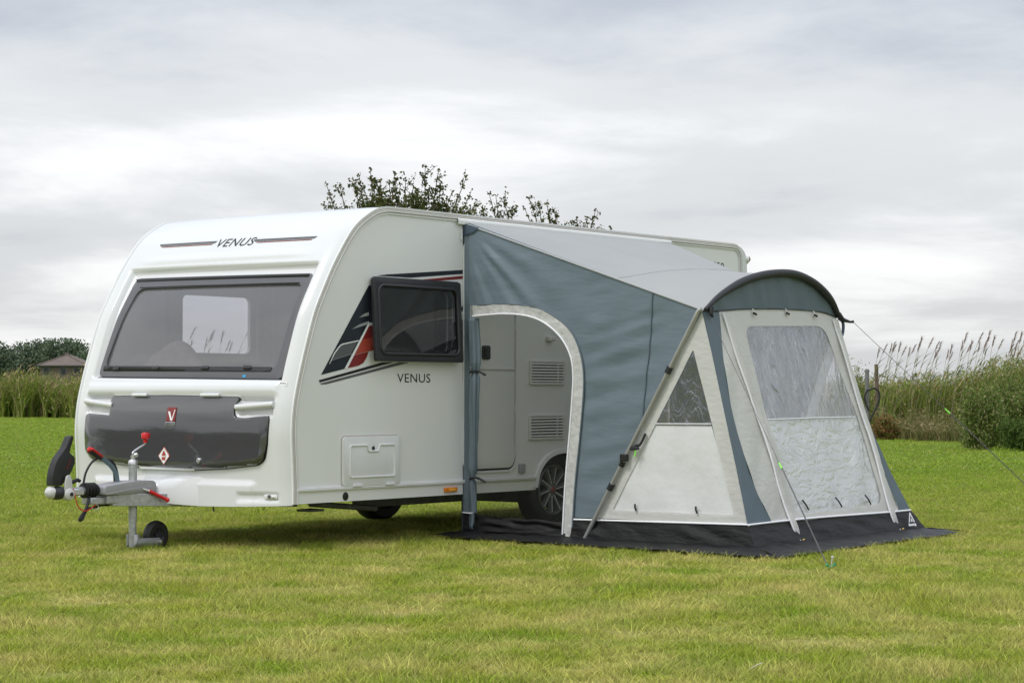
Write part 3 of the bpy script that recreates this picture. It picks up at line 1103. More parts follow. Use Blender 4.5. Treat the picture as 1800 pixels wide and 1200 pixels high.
WO = rrect(0.790, 1.345, 1.800, 1.958, 0.018, 4)
WI = rrect(0.838, 1.398, 1.754, 1.904, 0.060, 5)
sw = plate('side_window', [WO, WI], lambda a, b: swf(a, b, 0.012), M_dark, caravan, 0.030, 0.2, 40, 0, 0.006)
plate('pane', [rrect(0.830, 1.390, 1.762, 1.912, 0.06, 5)], lambda a, b: swf(a, b, 0.012), M_glass2, sw)
bm = bmesh.new()
rp = [swf(p[0], p[1], 0.026) for p in WI]
bm_tube(bm, rp + [rp[0]], 0.012, 8, False)
from_bm('inner_bead', bm, M_dark, sw, 60)
box('hinge_rail', (0.83, -0.034, 1.948), (1.790, -0.001, 1.966), M_black, sw, 0.003)
for xx in (0.868, 1.700):
    tube('stay', [(xx, -0.004, 1.47), swf(xx, 1.62, -0.006)], 0.007, M_dark, sw, 8)
    box('catch', (xx - 0.022, -0.040, 1.440), (xx + 0.022, -0.018, 1.462), M_dark, sw, 0.003)
bm = bmesh.new()
gp = [(p[0], -0.006, p[1]) for p in SIDE_HOLE]
bm_tube(bm, gp + [gp[0]], 0.014, 8, False)
from_bm('opening_seal', bm, M_black, sw, 60)

# entrance door behind the awning opening
plate('door_gap', [rrect(1.905, 0.507, 2.548, 2.31, 0.095, 6)], lambda a, b: (a, -0.0025, b), M_black, caravan)
door = plate('entrance_door', [rrect(1.915, 0.524, 2.532, 2.30, 0.085, 6)], lambda a, b: (a, -0.010, b), M_side, caravan, 0.010, None, 40, 0, 0.003)
plate('door_surround', [rrect(1.885, 0.487, 2.568, 2.33, 0.11, 6), rrect(1.905, 0.507, 2.548, 2.31, 0.095, 6)], lambda a, b: (a, -0.006, b), M_trim, caravan, 0.008, None, 40, 0, 0.002)
box('door_split', (1.92, -0.019, 1.292), (2.53, -0.0145, 1.298), M_groove, door, 0)
box('door_ledge', (1.92, -0.020, 1.299), (2.53, -0.014, 1.312), M_trim, door, 0.001)
hd = plate('door_handle', [rrect(2.105, 1.375, 2.205, 1.485, 0.02, 4)], lambda a, b: (a, -0.020, b), M_dark, door, 0.014, None, 40, 0, 0.003)
box('handle_grip', (2.125, -0.040, 1.39), (2.16, -0.026, 1.47), M_black, hd, 0.004)
for zz in (0.62, 0.95, 1.20, 1.60):
    tube('door_hinge', [(2.542, -0.014, zz), (2.542, -0.014, zz + 0.07)], 0.007, M_trim, door, 8)
# fridge vents
for (x0, z1, x1, z0) in ((2.738, 1.378, 3.216, 1.180), (2.728, 0.940, 3.208, 0.736)):
    v = plate('fridge_vent', [rrect(x0, z0, x1, z1, 0.014, 3), rrect(x0 + 0.022, z0 + 0.018, x1 - 0.022, z1 - 0.018, 0.006, 2)], lambda a, b: (a, -0.008, b), M_vent, caravan, 0.016, None, 40, 0, 0.002)
    plate('vent_back', [rrect(x0 + 0.02, z0 + 0.016, x1 - 0.02, z1 - 0.016, 0.006, 2)], lambda a, b: (a, -0.0018, b), M_under, v)
    n = 7
    for k in range(n):
        zc = z0 + 0.018 + (k + 0.5) * (z1 - z0 - 0.036) / n
        m4 = Matrix.Translation((0, -0.010, zc)) @ Matrix.Rotation(math.radians(-28), 4, 'X')
        box('vent_slat', (x0 + 0.020, -0.006, -0.0062), (x1 - 0.020, 0.006, 0.0062), M_vent, v, 0, m4)
    box('vent_mullion', (x1 - 0.105, -0.017, z0 + 0.018), (x1 - 0.095, -0.006, z1 - 0.018), M_vent, v, 0)
box('awning_lamp', (2.965, -0.045, 1.535), (3.05, -0.001, 1.575), M_trim, caravan, 0.01)
box('socket_box', (2.594, -0.022, 0.475), (2.668, -0.001, 0.550), M_hitchcover, caravan, 0.004)

# wheel arch trim
ap = []
for k in range(33):
    x = 3.245 - 0.448 + 0.896 * k / 32
    ap.append((x, arch_z(x, 0.449, 0.660)))
ip = [(3.245 - 0.413 + 0.826 * k / 32, arch_z(3.245 - 0.413 + 0.826 * k / 32, 0.4135, 0.622)) for k in range(33)]
bm = bmesh.new()
prev = None
for a, b in zip(ap, ip):
    r = [bm.verts.new((a[0], 0.001, a[1])), bm.verts.new((a[0], -0.018, a[1] - 0.004)), bm.verts.new((b[0], -0.022, b[1])), bm.verts.new((b[0], 0.07, b[1] - 0.002))]
    if prev:
        for k in range(3):
            bm.faces.new((prev[k], r[k], r[k + 1], prev[k + 1]))
    prev = r
from_bm('wheel_arch_trim', bm, M_trim, caravan, 50)


def road_wheel(y_out, sgn):
    """sgn = +1: the axle runs towards +y from the outer face."""
    c = Vector((3.245, y_out, 0.318))
    ax = (0, sgn, 0)
    t = lathe('road_wheel', [(0.205, 0.012), (0.225, 0.004), (0.27, -0.004), (0.300, 0.006), (0.316, 0.028), (0.320, 0.05), (0.320, 0.13), (0.314, 0.155), (0.29, 0.178), (0.22, 0.182), (0.20, 0.16), (0.20, 0.03), (0.205, 0.012)], c, ax, M_black, caravan, 48, 35, False)
    lathe('rim', [(0.208, 0.010), (0.200, 0.006), (0.193, 0.014), (0.186, 0.045), (0.180, 0.14)], c, ax, M_rim, t, 48, 35, False)
    lathe('brake_drum', [(0.0, 0.075), (0.15, 0.075), (0.15, 0.15)], c, ax, M_under, t, 32)
    for k in range(10):
        a = 2 * PI * k / 10 + 0.12
        m4 = Matrix.Translation(c) @ Matrix.Rotation(a, 4, 'Y')
        s = sgn
        bm = bmesh.new()
        vs = []
        for (r, w, d) in ((0.045, 0.013, 0.034), (0.12, 0.011, 0.026), (0.190, 0.017, 0.016)):
            vs.append([bm.verts.new(m4 @ Vector((sx * w, (d + dd) * s, r))) for sx, dd in ((-1, 0), (1, 0), (1.25, 0.022), (-1.25, 0.022))])
        for r0, r1 in zip(vs[:-1], vs[1:]):
            for q in range(4):
                bm.faces.new((r0[q], r0[(q + 1) % 4], r1[(q + 1) % 4], r1[q]))
        sp = from_bm('spoke', bm, M_rim, t, 30)
        if sgn > 0:
            box('spoke_edge', (-0.004, 0.0, 0.05), (0.004, 0.004, 0.186), M_rimcut, t, 0, m4 @ Matrix.Translation((0.006, 0.022, 0)) @ Matrix.Rotation(0.10, 4, 'X'))
    lathe('hub', [(0.0, 0.020), (0.028, 0.020), (0.034, 0.026), (0.060, 0.034), (0.062, 0.07)], c, ax, M_rim, t, 28)
    lathe('hub_cap', [(0.0, 0.012), (0.020, 0.013), (0.026, 0.019), (0.026, 0.024)], c, ax, M_redlens, t, 24)


road_wheel(0.115, 1)
road_wheel(CW - 0.115, -1)

# roof furniture and rear lamp
rl = plate('roof_light', [rrect(0, 0, 1, 1, 0.12, 5)], lambda a, b: (3.30 + a * 0.72, 0.86 + b * 0.5, 2.548), M_trim, caravan, 0.05, None, 40, 0, 0.015)
plate('roof_light_base', [rrect(0, 0, 1, 1, 0.1, 4)], lambda a, b: (3.26 + a * 0.80, 0.82 + b * 0.58, 2.522), M_trim, caravan, 0.03)
lathe('roof_vent', [(0.0, 0.05), (0.07, 0.045), (0.09, 0.02), (0.09, -0.01)], (5.12, 0.55, 2.508), (0, 0, 1), M_white, caravan, 24)
lathe('rear_marker_lamp', [(0.0, 0.045), (0.02, 0.045), (0.045, 0.03), (0.05, 0.0), (0.05, -0.02)], (6.135, 0.035, 2.365), (0.75, -0.5, 0), M_trim, caravan, 20)
lathe('rear_marker_lens', [(0.0, 0.058), (0.018, 0.056), (0.030, 0.044)], (6.135, 0.035, 2.365), (0.75, -0.5, 0), M_redlens, caravan, 20)

# inside the front lounge, seen through the glass
for lo, hi in (((0.06, 0.04), (2.70, CW - 0.04)), ((2.70, 0.44), (3.79, CW - 0.44)), ((3.79, 0.04), (XR - 0.05, CW - 0.04))):
    box('interior_floor', (lo[0], lo[1], 0.387), (hi[0], hi[1], 0.40), M_inner, caravan, 0)
box('light_bulkhead', (2.45, 0.75, 0.40), (2.49, CW - 0.04, 2.44), M_inner, caravan, 0)  # partition added to limit the light coming in from the far windows
box('interior_ceiling', (0.95, 0.04, 2.43), (XR - 0.1, CW - 0.04, 2.45), M_inner, caravan, 0)
for y0, y1 in ((0.06, 0.70), (1.55, 2.19)):
    box('bench_seat', (0.12, y0, 0.40), (2.1, y1, 0.86), M_cushion, caravan, 0.04)
box('bench_backrest', (0.35, 2.05, 0.86), (2.1, 2.20, 1.24), M_cushion, caravan, 0.05)
box('front_chest', (0.06, 0.70, 0.40), (0.40, 1.55, 1.14), M_inner, caravan, 0.02)
box('front_shelf', (0.10, 0.10, 1.165), (0.42, 2.14, 1.195), M_inner, caravan, 0.01)
for (cx, cy, rz, s) in ((0.50, 1.72, 0.5, 1.0), (0.52, 0.42, -0.6, 0.9)):
    bm = bmesh.new()
    bmesh.ops.create_uvsphere(bm, u_segments=24, v_segments=14, radius=0.24 * s)
    for v in bm.verts:
        x, y, z = v.co
        q = 0.24 * s
        v.co = Vector((x * 0.36, math.copysign(abs(y / q) ** 0.55, y) * q, math.copysign(abs(z / q) ** 0.55, z) * q))
    bmesh.ops.transform(bm, matrix=Matrix.Translation((cx, cy, 1.24)) @ Matrix.Rotation(rz, 4, 'Z') @ Matrix.Rotation(0.35, 4, 'X') @ Matrix.Rotation(0.6, 4, 'X'), verts=bm.verts)
    from_bm('scatter_cushion', bm, M_cushion, caravan, 180)
box('curtain', (0.86, 2.16, 1.36), (1.00, 2.20, 1.98), M_cushion, caravan, 0.01)
box('curtain', (1.86, 2.16, 1.36), (2.02, 2.20, 1.98), M_cushion, caravan, 0.01)
box('overhead_locker', (0.95, 1.88, 2.02), (2.40, 2.20, 2.42), M_inner, caravan, 0.01)

# ---- drawbar, coupling, jockey wheel
HY = CW / 2
for s in (-1, 1):
    bm = bmesh.new()
    a, b = Vector((-0.72, HY + 0.045 * s, 0.365)), Vector((0.9, HY + 0.30 * s, 0.30))
    t = (b - a).normalized()
    n = t.cross(Vector((0, 0, 1))).normalized()
    up = Vector((0, 0, 1))
    q = [[bm.verts.new(p + n * 0.022 * sx + up * 0.045 * sz) for sx, sz in ((-1, -1), (1, -1), (1, 1), (-1, 1))] for p in (a, b)]
    for k in range(4):
        bm.faces.new((q[0][k], q[0][(k + 1) % 4], q[1][(k + 1) % 4], q[1][k]))
    bm.faces.new(q[0][::-1])
    bm.faces.new(q[1])
    from_bm('drawbar_beam', bm, M_galv, caravan, 30, 0.004)
bm = bmesh.new()
prev = None
for (x, w, zb, zt) in ((-0.330, 0.085, 0.336, 0.455), (-0.31, 0.105, 0.330, 0.476), (-0.24, 0.16, 0.318, 0.498), (-0.15, 0.30, 0.306, 0.512), (-0.06, 0.52, 0.302, 0.522), (0.0, 0.62, 0.302, 0.525)):
    r = [bm.verts.new((x, HY + sy * w, z)) for sy, z in ((-1, zb), (-1, zb + (zt - zb) * 0.6), (-0.86, zt - 0.012), (-0.6, zt), (0.6, zt), (0.86, zt - 0.012), (1, zb + (zt - zb) * 0.6), (1, zb))]
    if prev:
        for k in range(8):
            bm.faces.new((prev[k], prev[(k + 1) % 8], r[(k + 1) % 8], r[k]))
    else:
        bm.faces.new(r)
    prev = r
from_bm('drawbar_fairing', bm, M_white, caravan, 50)
box('drawbar_plate', (-0.775, HY - 0.075, 0.338), (-0.335, HY + 0.075, 0.398), M_galv, caravan, 0.006)
box('coupling_bracket', (-0.905, HY - 0.05, 0.335), (-0.775, HY + 0.05, 0.385), M_galv, caravan, 0.008)
hc = plate('hitch_cover', [round_poly([(-0.815, 0.400), (-0.335, 0.400), (-0.335, 0.470), (-0.365, 0.490), (-0.56, 0.488), (-0.815, 0.462)], 0.02, 4)], lambda a, b: (a, HY, b), M_hitchcover, caravan, 0.19, None, 40, 0, 0.02)
plate('cover_crease', [[(-0.80, 0.402), (-0.34, 0.402), (-0.34, 0.452), (-0.46, 0.452), (-0.80, 0.414)]], lambda a, b: (a, HY - 0.097, b), M_hitchcover, hc, 0.006, None, 40, 0, 0.002)
bm = bmesh.new()
pr = []
for k in range(25):
    u = k / 24
    pr.append((0.044 + 0.012 * math.sin(u * 4 * 2 * PI), u * 0.115))
bm_lathe(bm, pr, (-0.935, HY, 0.435), (1, 0, 0), 28)
from_bm('bellows', bm, M_black, caravan, 60)
tube('coupling_shaft', [(-1.075, HY, 0.427), (-0.93, HY, 0.433)], 0.030, M_silver, caravan, 20)
box('coupling_plate', (-1.05, HY - 0.038, 0.405), (-0.95, HY + 0.038, 0.452), M_silver, caravan, 0.008)
hd = bmesh.new()
bmesh.ops.create_uvsphere(hd, u_segments=28, v_segments=18, radius=0.062)
for v in hd.verts:
    v.co = Vector((v.co.x * 1.25, v.co.y * 0.95, v.co.z * 0.78)) + Vector((-1.165, HY, 0.428))
head = from_bm('coupling_head', hd, M_dark, caravan, 180)
lathe('friction_pad_cap', [(0.0, 0.030), (0.020, 0.028), (0.040, 0.016), (0.046, 0.0), (0.046, -0.03)], (-1.105, HY - 0.05, 0.418), (0, -1, 0), M_ltplastic, head, 26)
lathe('friction_pad_bolt', [(0.0, 0.034), (0.014, 0.034), (0.014, 0.02)], (-1.105, HY - 0.05, 0.418), (0, -1, 0), M_black, head, 12)
lathe('coupling_nose', [(0.0, 0.030), (0.024, 0.024), (0.040, 0.006), (0.044, -0.02)], (-1.232, HY, 0.432), (-1, 0, 0), M_ltplastic, head, 26)
STAB = smooth_line([(-1.235, 0.480), (-1.228, 0.560), (-1.195, 0.650), (-1.140, 0.712), (-1.112, 0.745), (-1.075, 0.812), (-1.048, 0.806), (-1.074, 0.730), (-1.078, 0.700), (-1.038, 0.670), (-1.040, 0.620), (-1.085, 0.545), (-1.150, 0.478)], 4)
st = plate('stabiliser_handle', [STAB], lambda a, b: (a, HY, b), M_black, caravan, 0.062, None, 40, 0, 0.014)
tube('handle_edge', [(-1.073, HY - 0.010, 0.728), (-1.052, HY - 0.010, 0.790), (-1.058, HY - 0.006, 0.816)], [0.007, 0.008, 0.009], M_red, st, 8)
text_mesh('handle_lettering', 'AKS', lambda a, b: (-1.118 + a * 0.45 - b * 0.25 + 0.012, HY - 0.034, 0.588 + a * 0.89 + b * 0.1), 0.075, 0.026, M_red, st)
plate('stabiliser_bracket', [round_poly([(-1.145, 0.430), (-1.075, 0.425), (-1.085, 0.520), (-1.100, 0.552), (-1.128, 0.545), (-1.140, 0.50)], 0.012, 3)], lambda a, b: (a, HY - 0.052, b), M_ltplastic, head, 0.014, None, 40, 0, 0.004)
tube('coupling_lever', [(-1.075, HY + 0.02, 0.470), (-1.03, HY + 0.02, 0.492), (-0.965, HY + 0.02, 0.510), (-0.945, HY + 0.02, 0.500)], [0.016, 0.015, 0.014, 0.012], M_black, head, 12)
hb = smooth_line([(-0.590, HY + 0.03, 0.486), (-0.606, HY + 0.03, 0.545), (-0.665, HY + 0.03, 0.610), (-0.768, HY + 0.03, 0.672)], 5)
hbr = tube('handbrake_lever', hb, 0.019, M_blue, caravan, 12, 50, (0.55, 1.0))
tube('grip', [(-0.745, HY + 0.03, 0.658), (-0.850, HY + 0.03, 0.718)], [0.020, 0.023], M_black, hbr, 14)
tube('grip_top', [(-0.752, HY + 0.008, 0.668), (-0.848, HY + 0.008, 0.724)], [0.008, 0.010], M_red, hbr, 10)
lathe('release_button', [(0.0, 0.012), (0.014, 0.010), (0.020, 0.0), (0.021, -0.012)], (-0.852, HY + 0.03, 0.719), (-0.87, 0, 0.5), M_red, hbr, 16)
tube('handbrake_sector', smooth_line([(-0.575, HY + 0.06, 0.48), (-0.585, HY + 0.06, 0.56), (-0.625, HY + 0.06, 0.625), (-0.66, HY + 0.06, 0.635)], 4), 0.020, M_black, hbr, 10)
# jockey wheel
JX, JY = -0.500, HY - 0.03
jk = tube('jockey_wheel_tube', [(JX, JY, 0.20), (JX, JY, 0.625)], 0.030, M_galv, caravan, 20)
tube('inner_tube', [(JX, JY, 0.02), (JX, JY, 0.21)], 0.027, M_galv, jk, 18)
lathe('top_cap', [(0.033, -0.02), (0.033, 0.002), (0.025, 0.014), (0.016, 0.016), (0.016, 0.045), (0.0, 0.048)], (JX, JY, 0.625), (0, 0, 1), M_silver, jk, 20)
lathe('cap_knuckle', [(0.0, 0.022), (0.014, 0.018), (0.018, 0.0), (0.014, -0.018), (0.0, -0.022)], (JX + 0.022, JY, 0.672), (0.6, -0.6, 0.3), M_silver, jk, 14)
tube('crank_rod', smooth_line([(JX, JY, 0.665), (JX, JY, 0.690), (-0.470, JY, 0.710), (-0.400, JY, 0.742), (-0.383, JY, 0.755), (-0.382, JY, 0.775)], 4), 0.0065, M_silver, jk, 10)
lathe('crank_knob', [(0.0, 0.0), (0.014, 0.0), (0.016, 0.022), (0.030, 0.032), (0.032, 0.060), (0.026, 0.072), (0.0, 0.074)], (-0.382, JY, 0.758), (0.05, 0, 1), M_red, jk, 18)
box('clamp', (JX - 0.045, JY - 0.045, 0.325), (JX + 0.05, JY + 0.045, 0.400), M_galv, jk, 0.008)
ch = tube('clamp_handle_rod', [(-0.470, HY - 0.10, 0.432), (-0.415, HY - 0.125, 0.412)], 0.008, M_silver, jk, 10)
tube('clamp_handle', [(-0.425, HY - 0.121, 0.416), (-0.318, HY - 0.165, 0.360), (-0.303, HY - 0.171, 0.352)], [0.0135, 0.012, 0.012], M_red, jk, 12)
lathe('clamp_knob', [(0.0, 0.018), (0.013, 0.012), (0.018, 0.0), (0.013, -0.012), (0.0, -0.018)], (-0.300, HY - 0.172, 0.350), (0.9, -0.35, -0.45), M_red, jk, 14)
for s in (-1, 1):
    plate('fork', [round_poly([(JX - 0.024, 0.018), (-0.275, 0.018), (-0.245, 0.046), (-0.275, 0.076), (-0.462, 0.080), (-0.474, 0.110), (JX - 0.024, 0.110)], 0.010, 3)], lambda a, b, s=s: (a, JY + 0.036 * s, b), M_galv, jk, 0.006)
jw = lathe('small_tyre', [(0.055, -0.030), (0.088, -0.032), (0.106, -0.020), (0.110, 0.0), (0.106, 0.020), (0.088, 0.032), (0.055, 0.030)], (-0.278, JY, 0.088), (0, 1, 0), M_black, jk, 36, 35, False)
lathe('small_rim', [(0.060, -0.024), (0.050, -0.014), (0.022, -0.010), (0.020, -0.026), (0.0, -0.026)], (-0.278, JY, 0.088), (0, 1, 0), M_dark, jk, 28, 35, False)
for k in range(5):
    a = k * 2 * PI / 5 + 0.3
    box('rim_rib', (-0.004, -0.024, 0.018), (0.004, -0.010, 0.058), M_dark, jk, 0, Matrix.Translation((-0.278, JY, 0.088)) @ Matrix.Rotation(a, 4, 'Y'))
lathe('axle_bolt', [(0.0, 0.012), (0.012, 0.010), (0.013, 0.0)], (-0.270, JY - 0.039, 0.047), (0, -1, 0), M_silver, jk, 10)
# cables
tube('electric_cable', smooth_line([(-0.90, HY - 0.03, 0.39), (-0.95, HY - 0.05, 0.31), (-1.005, HY - 0.06, 0.255), (-1.015, HY - 0.06, 0.236), (-0.99, HY - 0.06, 0.245), (-0.93, HY - 0.04, 0.305), (-0.80, HY - 0.02, 0.325)], 6), 0.011, M_black, caravan, 10)
tube('electric_cable', smooth_line([(-0.88, HY + 0.06, 0.47), (-0.86, HY + 0.06, 0.55), (-0.82, HY + 0.05, 0.62), (-0.77, HY + 0.04, 0.655)], 5), 0.008, M_black, caravan, 8)
tube('breakaway_cable', smooth_line([(-1.06, HY - 0.045, 0.455), (-1.065, HY - 0.07, 0.40), (-1.045, HY - 0.08, 0.33), (-0.985, HY - 0.08, 0.298), (-0.91, HY - 0.06, 0.315), (-0.84, HY - 0.03, 0.335)], 6), 0.004, M_red, caravan, 8)
tube('safety_clip', smooth_line([(-0.935, HY - 0.09, 0.345), (-0.925, HY - 0.09, 0.310), (-0.880, HY - 0.09, 0.305), (-0.875, HY - 0.09, 0.330), (-0.915, HY - 0.09, 0.352)], 5), 0.0035, M_silver, caravan, 8)
tube('brake_rod', [(-0.83, HY - 0.02, 0.328), (-0.55, HY, 0.318), (0.8, HY, 0.315)], 0.006, M_black, caravan, 8)
tube('hanging_strap', [(-0.02, HY - 0.35, 0.33), (-0.015, HY - 0.35, 0.26)], 0.006, M_chassis, caravan, 8)

# ------------------------------------------------------------------ awning
awning = empty('awning', (3.1, -1.3, 0), label='blue-grey and beige porch awning with creased clear windows on the caravan side', cat='awning')
AX = 1.9                       # plane of the near side wall
APEX = (AX, -2.174, 1.702)     # where roof, side and front meet
AZ = 2.425                     # height of the awning rail


def fy(z):
    """y of the sloping front at a height."""
    return -2.174 - (1.702 - z) * (0.411 / 1.672)


def pole_y(z):
    return -1.156 - 0.597 * (z - 0.025)


def wr(a, b, seed=0.0, amp=0.010, sa=3.0, sb=1.2, rot=0.6):
    """Tension folds: noise stretched along one direction."""
    u = a * math.cos(rot) + b * math.sin(rot)
    v = -a * math.sin(rot) + b * math.cos(rot)
    return amp * (mnoise.noise(Vector((u * sa, v * sb, seed))) + 0.5 * mnoise.noise(Vector((u * sa * 2.3, v * sb * 2.0, seed + 9))))


TRIM_OUT = smooth_line([(-0.100, 1.786), (-0.36, 1.789), (-0.578, 1.774), (-0.765, 1.735), (-0.924, 1.655), (-1.044, 1.547), (-1.117, 1.39), (-1.142, 1.242), (-1.137, 1.074), (-1.106, 0.779), (-1.064, 0.442), (-1.032, 0.045)], 4)
TRIM_IN = smooth_line([(-0.100, 1.703), (-0.36, 1.715), (-0.551, 1.706), (-0.712, 1.672), (-0.845, 1.606), (-0.96, 1.506), (-1.033, 1.378), (-1.054, 1.243), (-1.044, 1.074), (-1.017, 0.778), (-0.981, 0.44), (-0.954, 0.051)], 4)


def sidef(y, z, seed=1.0, amp=0.010, off=0.0):
    # folds die out at the seams along roof, pole and caravan
    e = min(1.0, abs(y) / 0.15 + 0.15)
    top = AZ + (y / 2.174) * (AZ - 1.702) - z
    e *= sstep(-0.02, 0.12, top)
    d = math.hypot(y + 0.05, z - 2.35)
    fold = 0.012 * math.exp(-((y * 0.74 + (z - 2.30) * 0.68 + 0.10) / 0.05) ** 2) * sstep(0.1, 0.4, d) * sstep(1.1, 0.5, d)
    ang = math.atan2(2.45 - z, -y + 0.05)
    fan = 0.030 * mnoise.noise(Vector((ang * 7.5, d * 0.5, 3.0))) * sstep(0.10, 0.35, d) * sstep(1.5, 0.7, d)
    pull = 0.018 * mnoise.noise(Vector((y * 1.3, (z + 0.25 * y) * 10.0, 6.0))) * sstep(-1.10, -1.25, y) * sstep(-1.95, -1.60, y) * sstep(0.25, 0.5, z)
    return (AX + off - e * (wr(y, z, seed, amp * 0.6, 2.6, 0.9, 0.75) + fan + pull) - fold, y, z)


def zi(line, z):
    zz = [p[1] for p in line]
    yy = [p[0] for p in line]
    o = np.argsort(zz)
    return float(np.interp(z, np.array(zz)[o], np.array(yy)[o]))


WZ = 0.195   # height of the white piping above the mud wall
low_out = [p for p in TRIM_OUT if p[1] > WZ + 0.01]
# grey side panel: over the door and on to the sloping pole
lp = [(-0.055, AZ), (-2.172, 1.703), (pole_y(1.2), 1.2), (pole_y(0.7), 0.7), (pole_y(WZ), WZ), (zi(TRIM_OUT[-14:], WZ), WZ)] + low_out[::-1] + [(-0.055, 1.786)]
plate('side_panel', [lp], lambda a, b: sidef(a, b, 1.0, 0.026), M_grey_fab, awning, 0, 0.025, 180)
# strip up the caravan side
plate('edge_strip', [[(0.0, AZ), (-0.056, AZ - 0.002), (-0.056, WZ), (0.0, WZ)]], lambda a, b: (AX - 0.012 * math.sin((a + 0.03) * 60) * 0.5 - 0.004 * mnoise.noise(Vector((0, 0, b * 5))), a, b), M_grey_fab, awning, 0, 0.02, 180)
tube('edge_piping', [(AX - 0.004, 0.004, AZ), (AX - 0.006, 0.0, 1.6), (AX - 0.004, 0.004, 0.9), (AX - 0.004, 0.008, 0.05)], 0.009, M_sleeve, awning, 8)
plate('edge_skirt', [[(0.005, WZ), (-0.13, WZ), (-0.13, 0.03), (0.012, 0.03)]], lambda a, b: (AX - 0.02 * mnoise.noise(Vector((a * 9, b * 6, 3))), a, b), M_black_fab, awning, 0, 0.03, 180)
tube('edge_skirt_piping', [(AX - 0.008, 0.006, WZ), (AX - 0.012, -0.07, WZ - 0.004), (AX - 0.008, -0.095, WZ)], 0.006, M_piping, awning, 8)
# rolled-up door tied back beside the opening
bm = bmesh.new()
pts, rad = [], []
for k in range(60):
    z = 1.69 - k / 59 * 1.62
    r = 0.037 + 0.010 * mnoise.noise(Vector((z * 3, 2.0, 0))) - 0.010 * sstep(1.0, 0.3, z)
    for zt in (1.278, 0.461):
        r *= 1 - 0.52 * math.exp(-((z - zt) / 0.035) ** 2)
    pts.append((AX + 0.012 + 0.008 * mnoise.noise(Vector((z * 2.2, 5, 0))), -0.098 + 0.014 * mnoise.noise(Vector((z * 2.7, 8, 0))) + 0.02 * sstep(1.2, 0.4, z), z))
    rad.append(r)
bm_tube(bm, pts, rad, 28)
for v in bm.verts:
    ang = math.atan2(v.co.y + 0.098, v.co.x - AX - 0.012)
    f = 0.008 * math.sin(ang * 5 + v.co.z * 1.5) + 0.004 * math.sin(ang * 9 - v.co.z * 3)
    d = Vector((v.co.x - AX - 0.012, v.co.y + 0.098, 0))
    if d.length > 1e-5:
        v.co += d.normalized() * f
from_bm('rolled_door', bm, M_grey_fab, awning, 180)
for zt in (1.278, 0.461):
    t = tube('door_tie', [(AX - 0.02 + 0.034 * math.cos(a) + 0.03, -0.098 + 0.034 * math.sin(a), zt + 0.006 * math.sin(a * 2)) for a in [k / 12 * 2 * PI for k in range(13)]], 0.009, M_sleeve, awning, 8)
    tube('toggle', smooth_line([(AX - 0.02, -0.125, zt), (AX - 0.03, -0.165, zt + 0.004), (AX - 0.03, -0.20, zt - 0.010), (AX - 0.03, -0.235, zt - 0.026)], 3), [0.006] * 4 + [0.009] * 3 + [0.010] * 3, M_sleeve, t, 8)
# silver-grey trim round the opening, white piping on its inner edge
bm = bmesh.new()
n = len(TRIM_OUT)
NS = 5
rows = []
for i in range(n):
    rows.append([])
    for j in range(NS + 1):
        t = j / NS
        y = TRIM_OUT[i][0] * (1 - t) + TRIM_IN[i][0] * t
        z = TRIM_OUT[i][1] * (1 - t) + TRIM_IN[i][1] * t
        k = 0.010 * mnoise.noise(Vector((y * 14, z * 14, 3)))
        rows[-1].append(bm.verts.new((AX - 0.014 - k, y, z)))
for i in range(n - 1):
    for j in range(NS):
        bm.faces.new((rows[i][j], rows[i + 1][j], rows[i + 1][j + 1], rows[i][j + 1]))
from_bm('door_trim', bm, M_reflect, awning, 180)
tube('door_piping', [(AX - 0.018, p[0], p[1]) for p in TRIM_IN], 0.0065, M_piping, awning, 8)
tube('door_seam', [(AX - 0.012, p[0] - 0.004, p[1] + 0.003) for p in TRIM_OUT], 0.006, M_stripe_fab, awning, 6)
# fly mesh across the opening and the fabric threshold
mp_ = [p for p in TRIM_IN] + [(-0.10, 0.10)]
plate('fly_mesh', [[p for p in TRIM_IN if p[1] > 0.14] + [(-0.955, 0.14), (-0.10, 0.14)]], lambda a, b: (AX + 0.035 + wr(a, b, 4.0, 0.02, 3.0, 0.8, 0.8), a, b), M_mesh, awning, 0, 0.06, 180)


def thr(u, v):
    y = -0.08 - u * 0.90
    top = 0.175 - 0.02 * u + 0.012 * mnoise.noise(Vector((u * 5, 0, 0)))
    z = 0.02 + v * (top - 0.02)
    return (AX + 0.02 + 0.035 * mnoise.noise(Vector((u * 4, v * 5, 2))) - (1 - v) * 0.05, y, z)


grid('door_threshold', thr, 40, 12, M_black_fab, awning)
# seam, hem piping
tube('panel_seam', [sidef(p[0], p[1], 1.0, 0.026, -0.006) for p in smooth_line([(-1.753, 1.840), (-1.735, 1.60), (-1.700, 1.25), (-1.672, 0.96), (-1.660, 0.88)], 5)], 0.0055, M_stripe_fab, awning, 6)
tube('roof_hem', [(AX - 0.006, y, AZ + (y / 2.174) * (AZ - 1.702) + 0.002) for y in np.linspace(0, -2.174, 14)], 0.007, M_roof_fab, awning, 8)
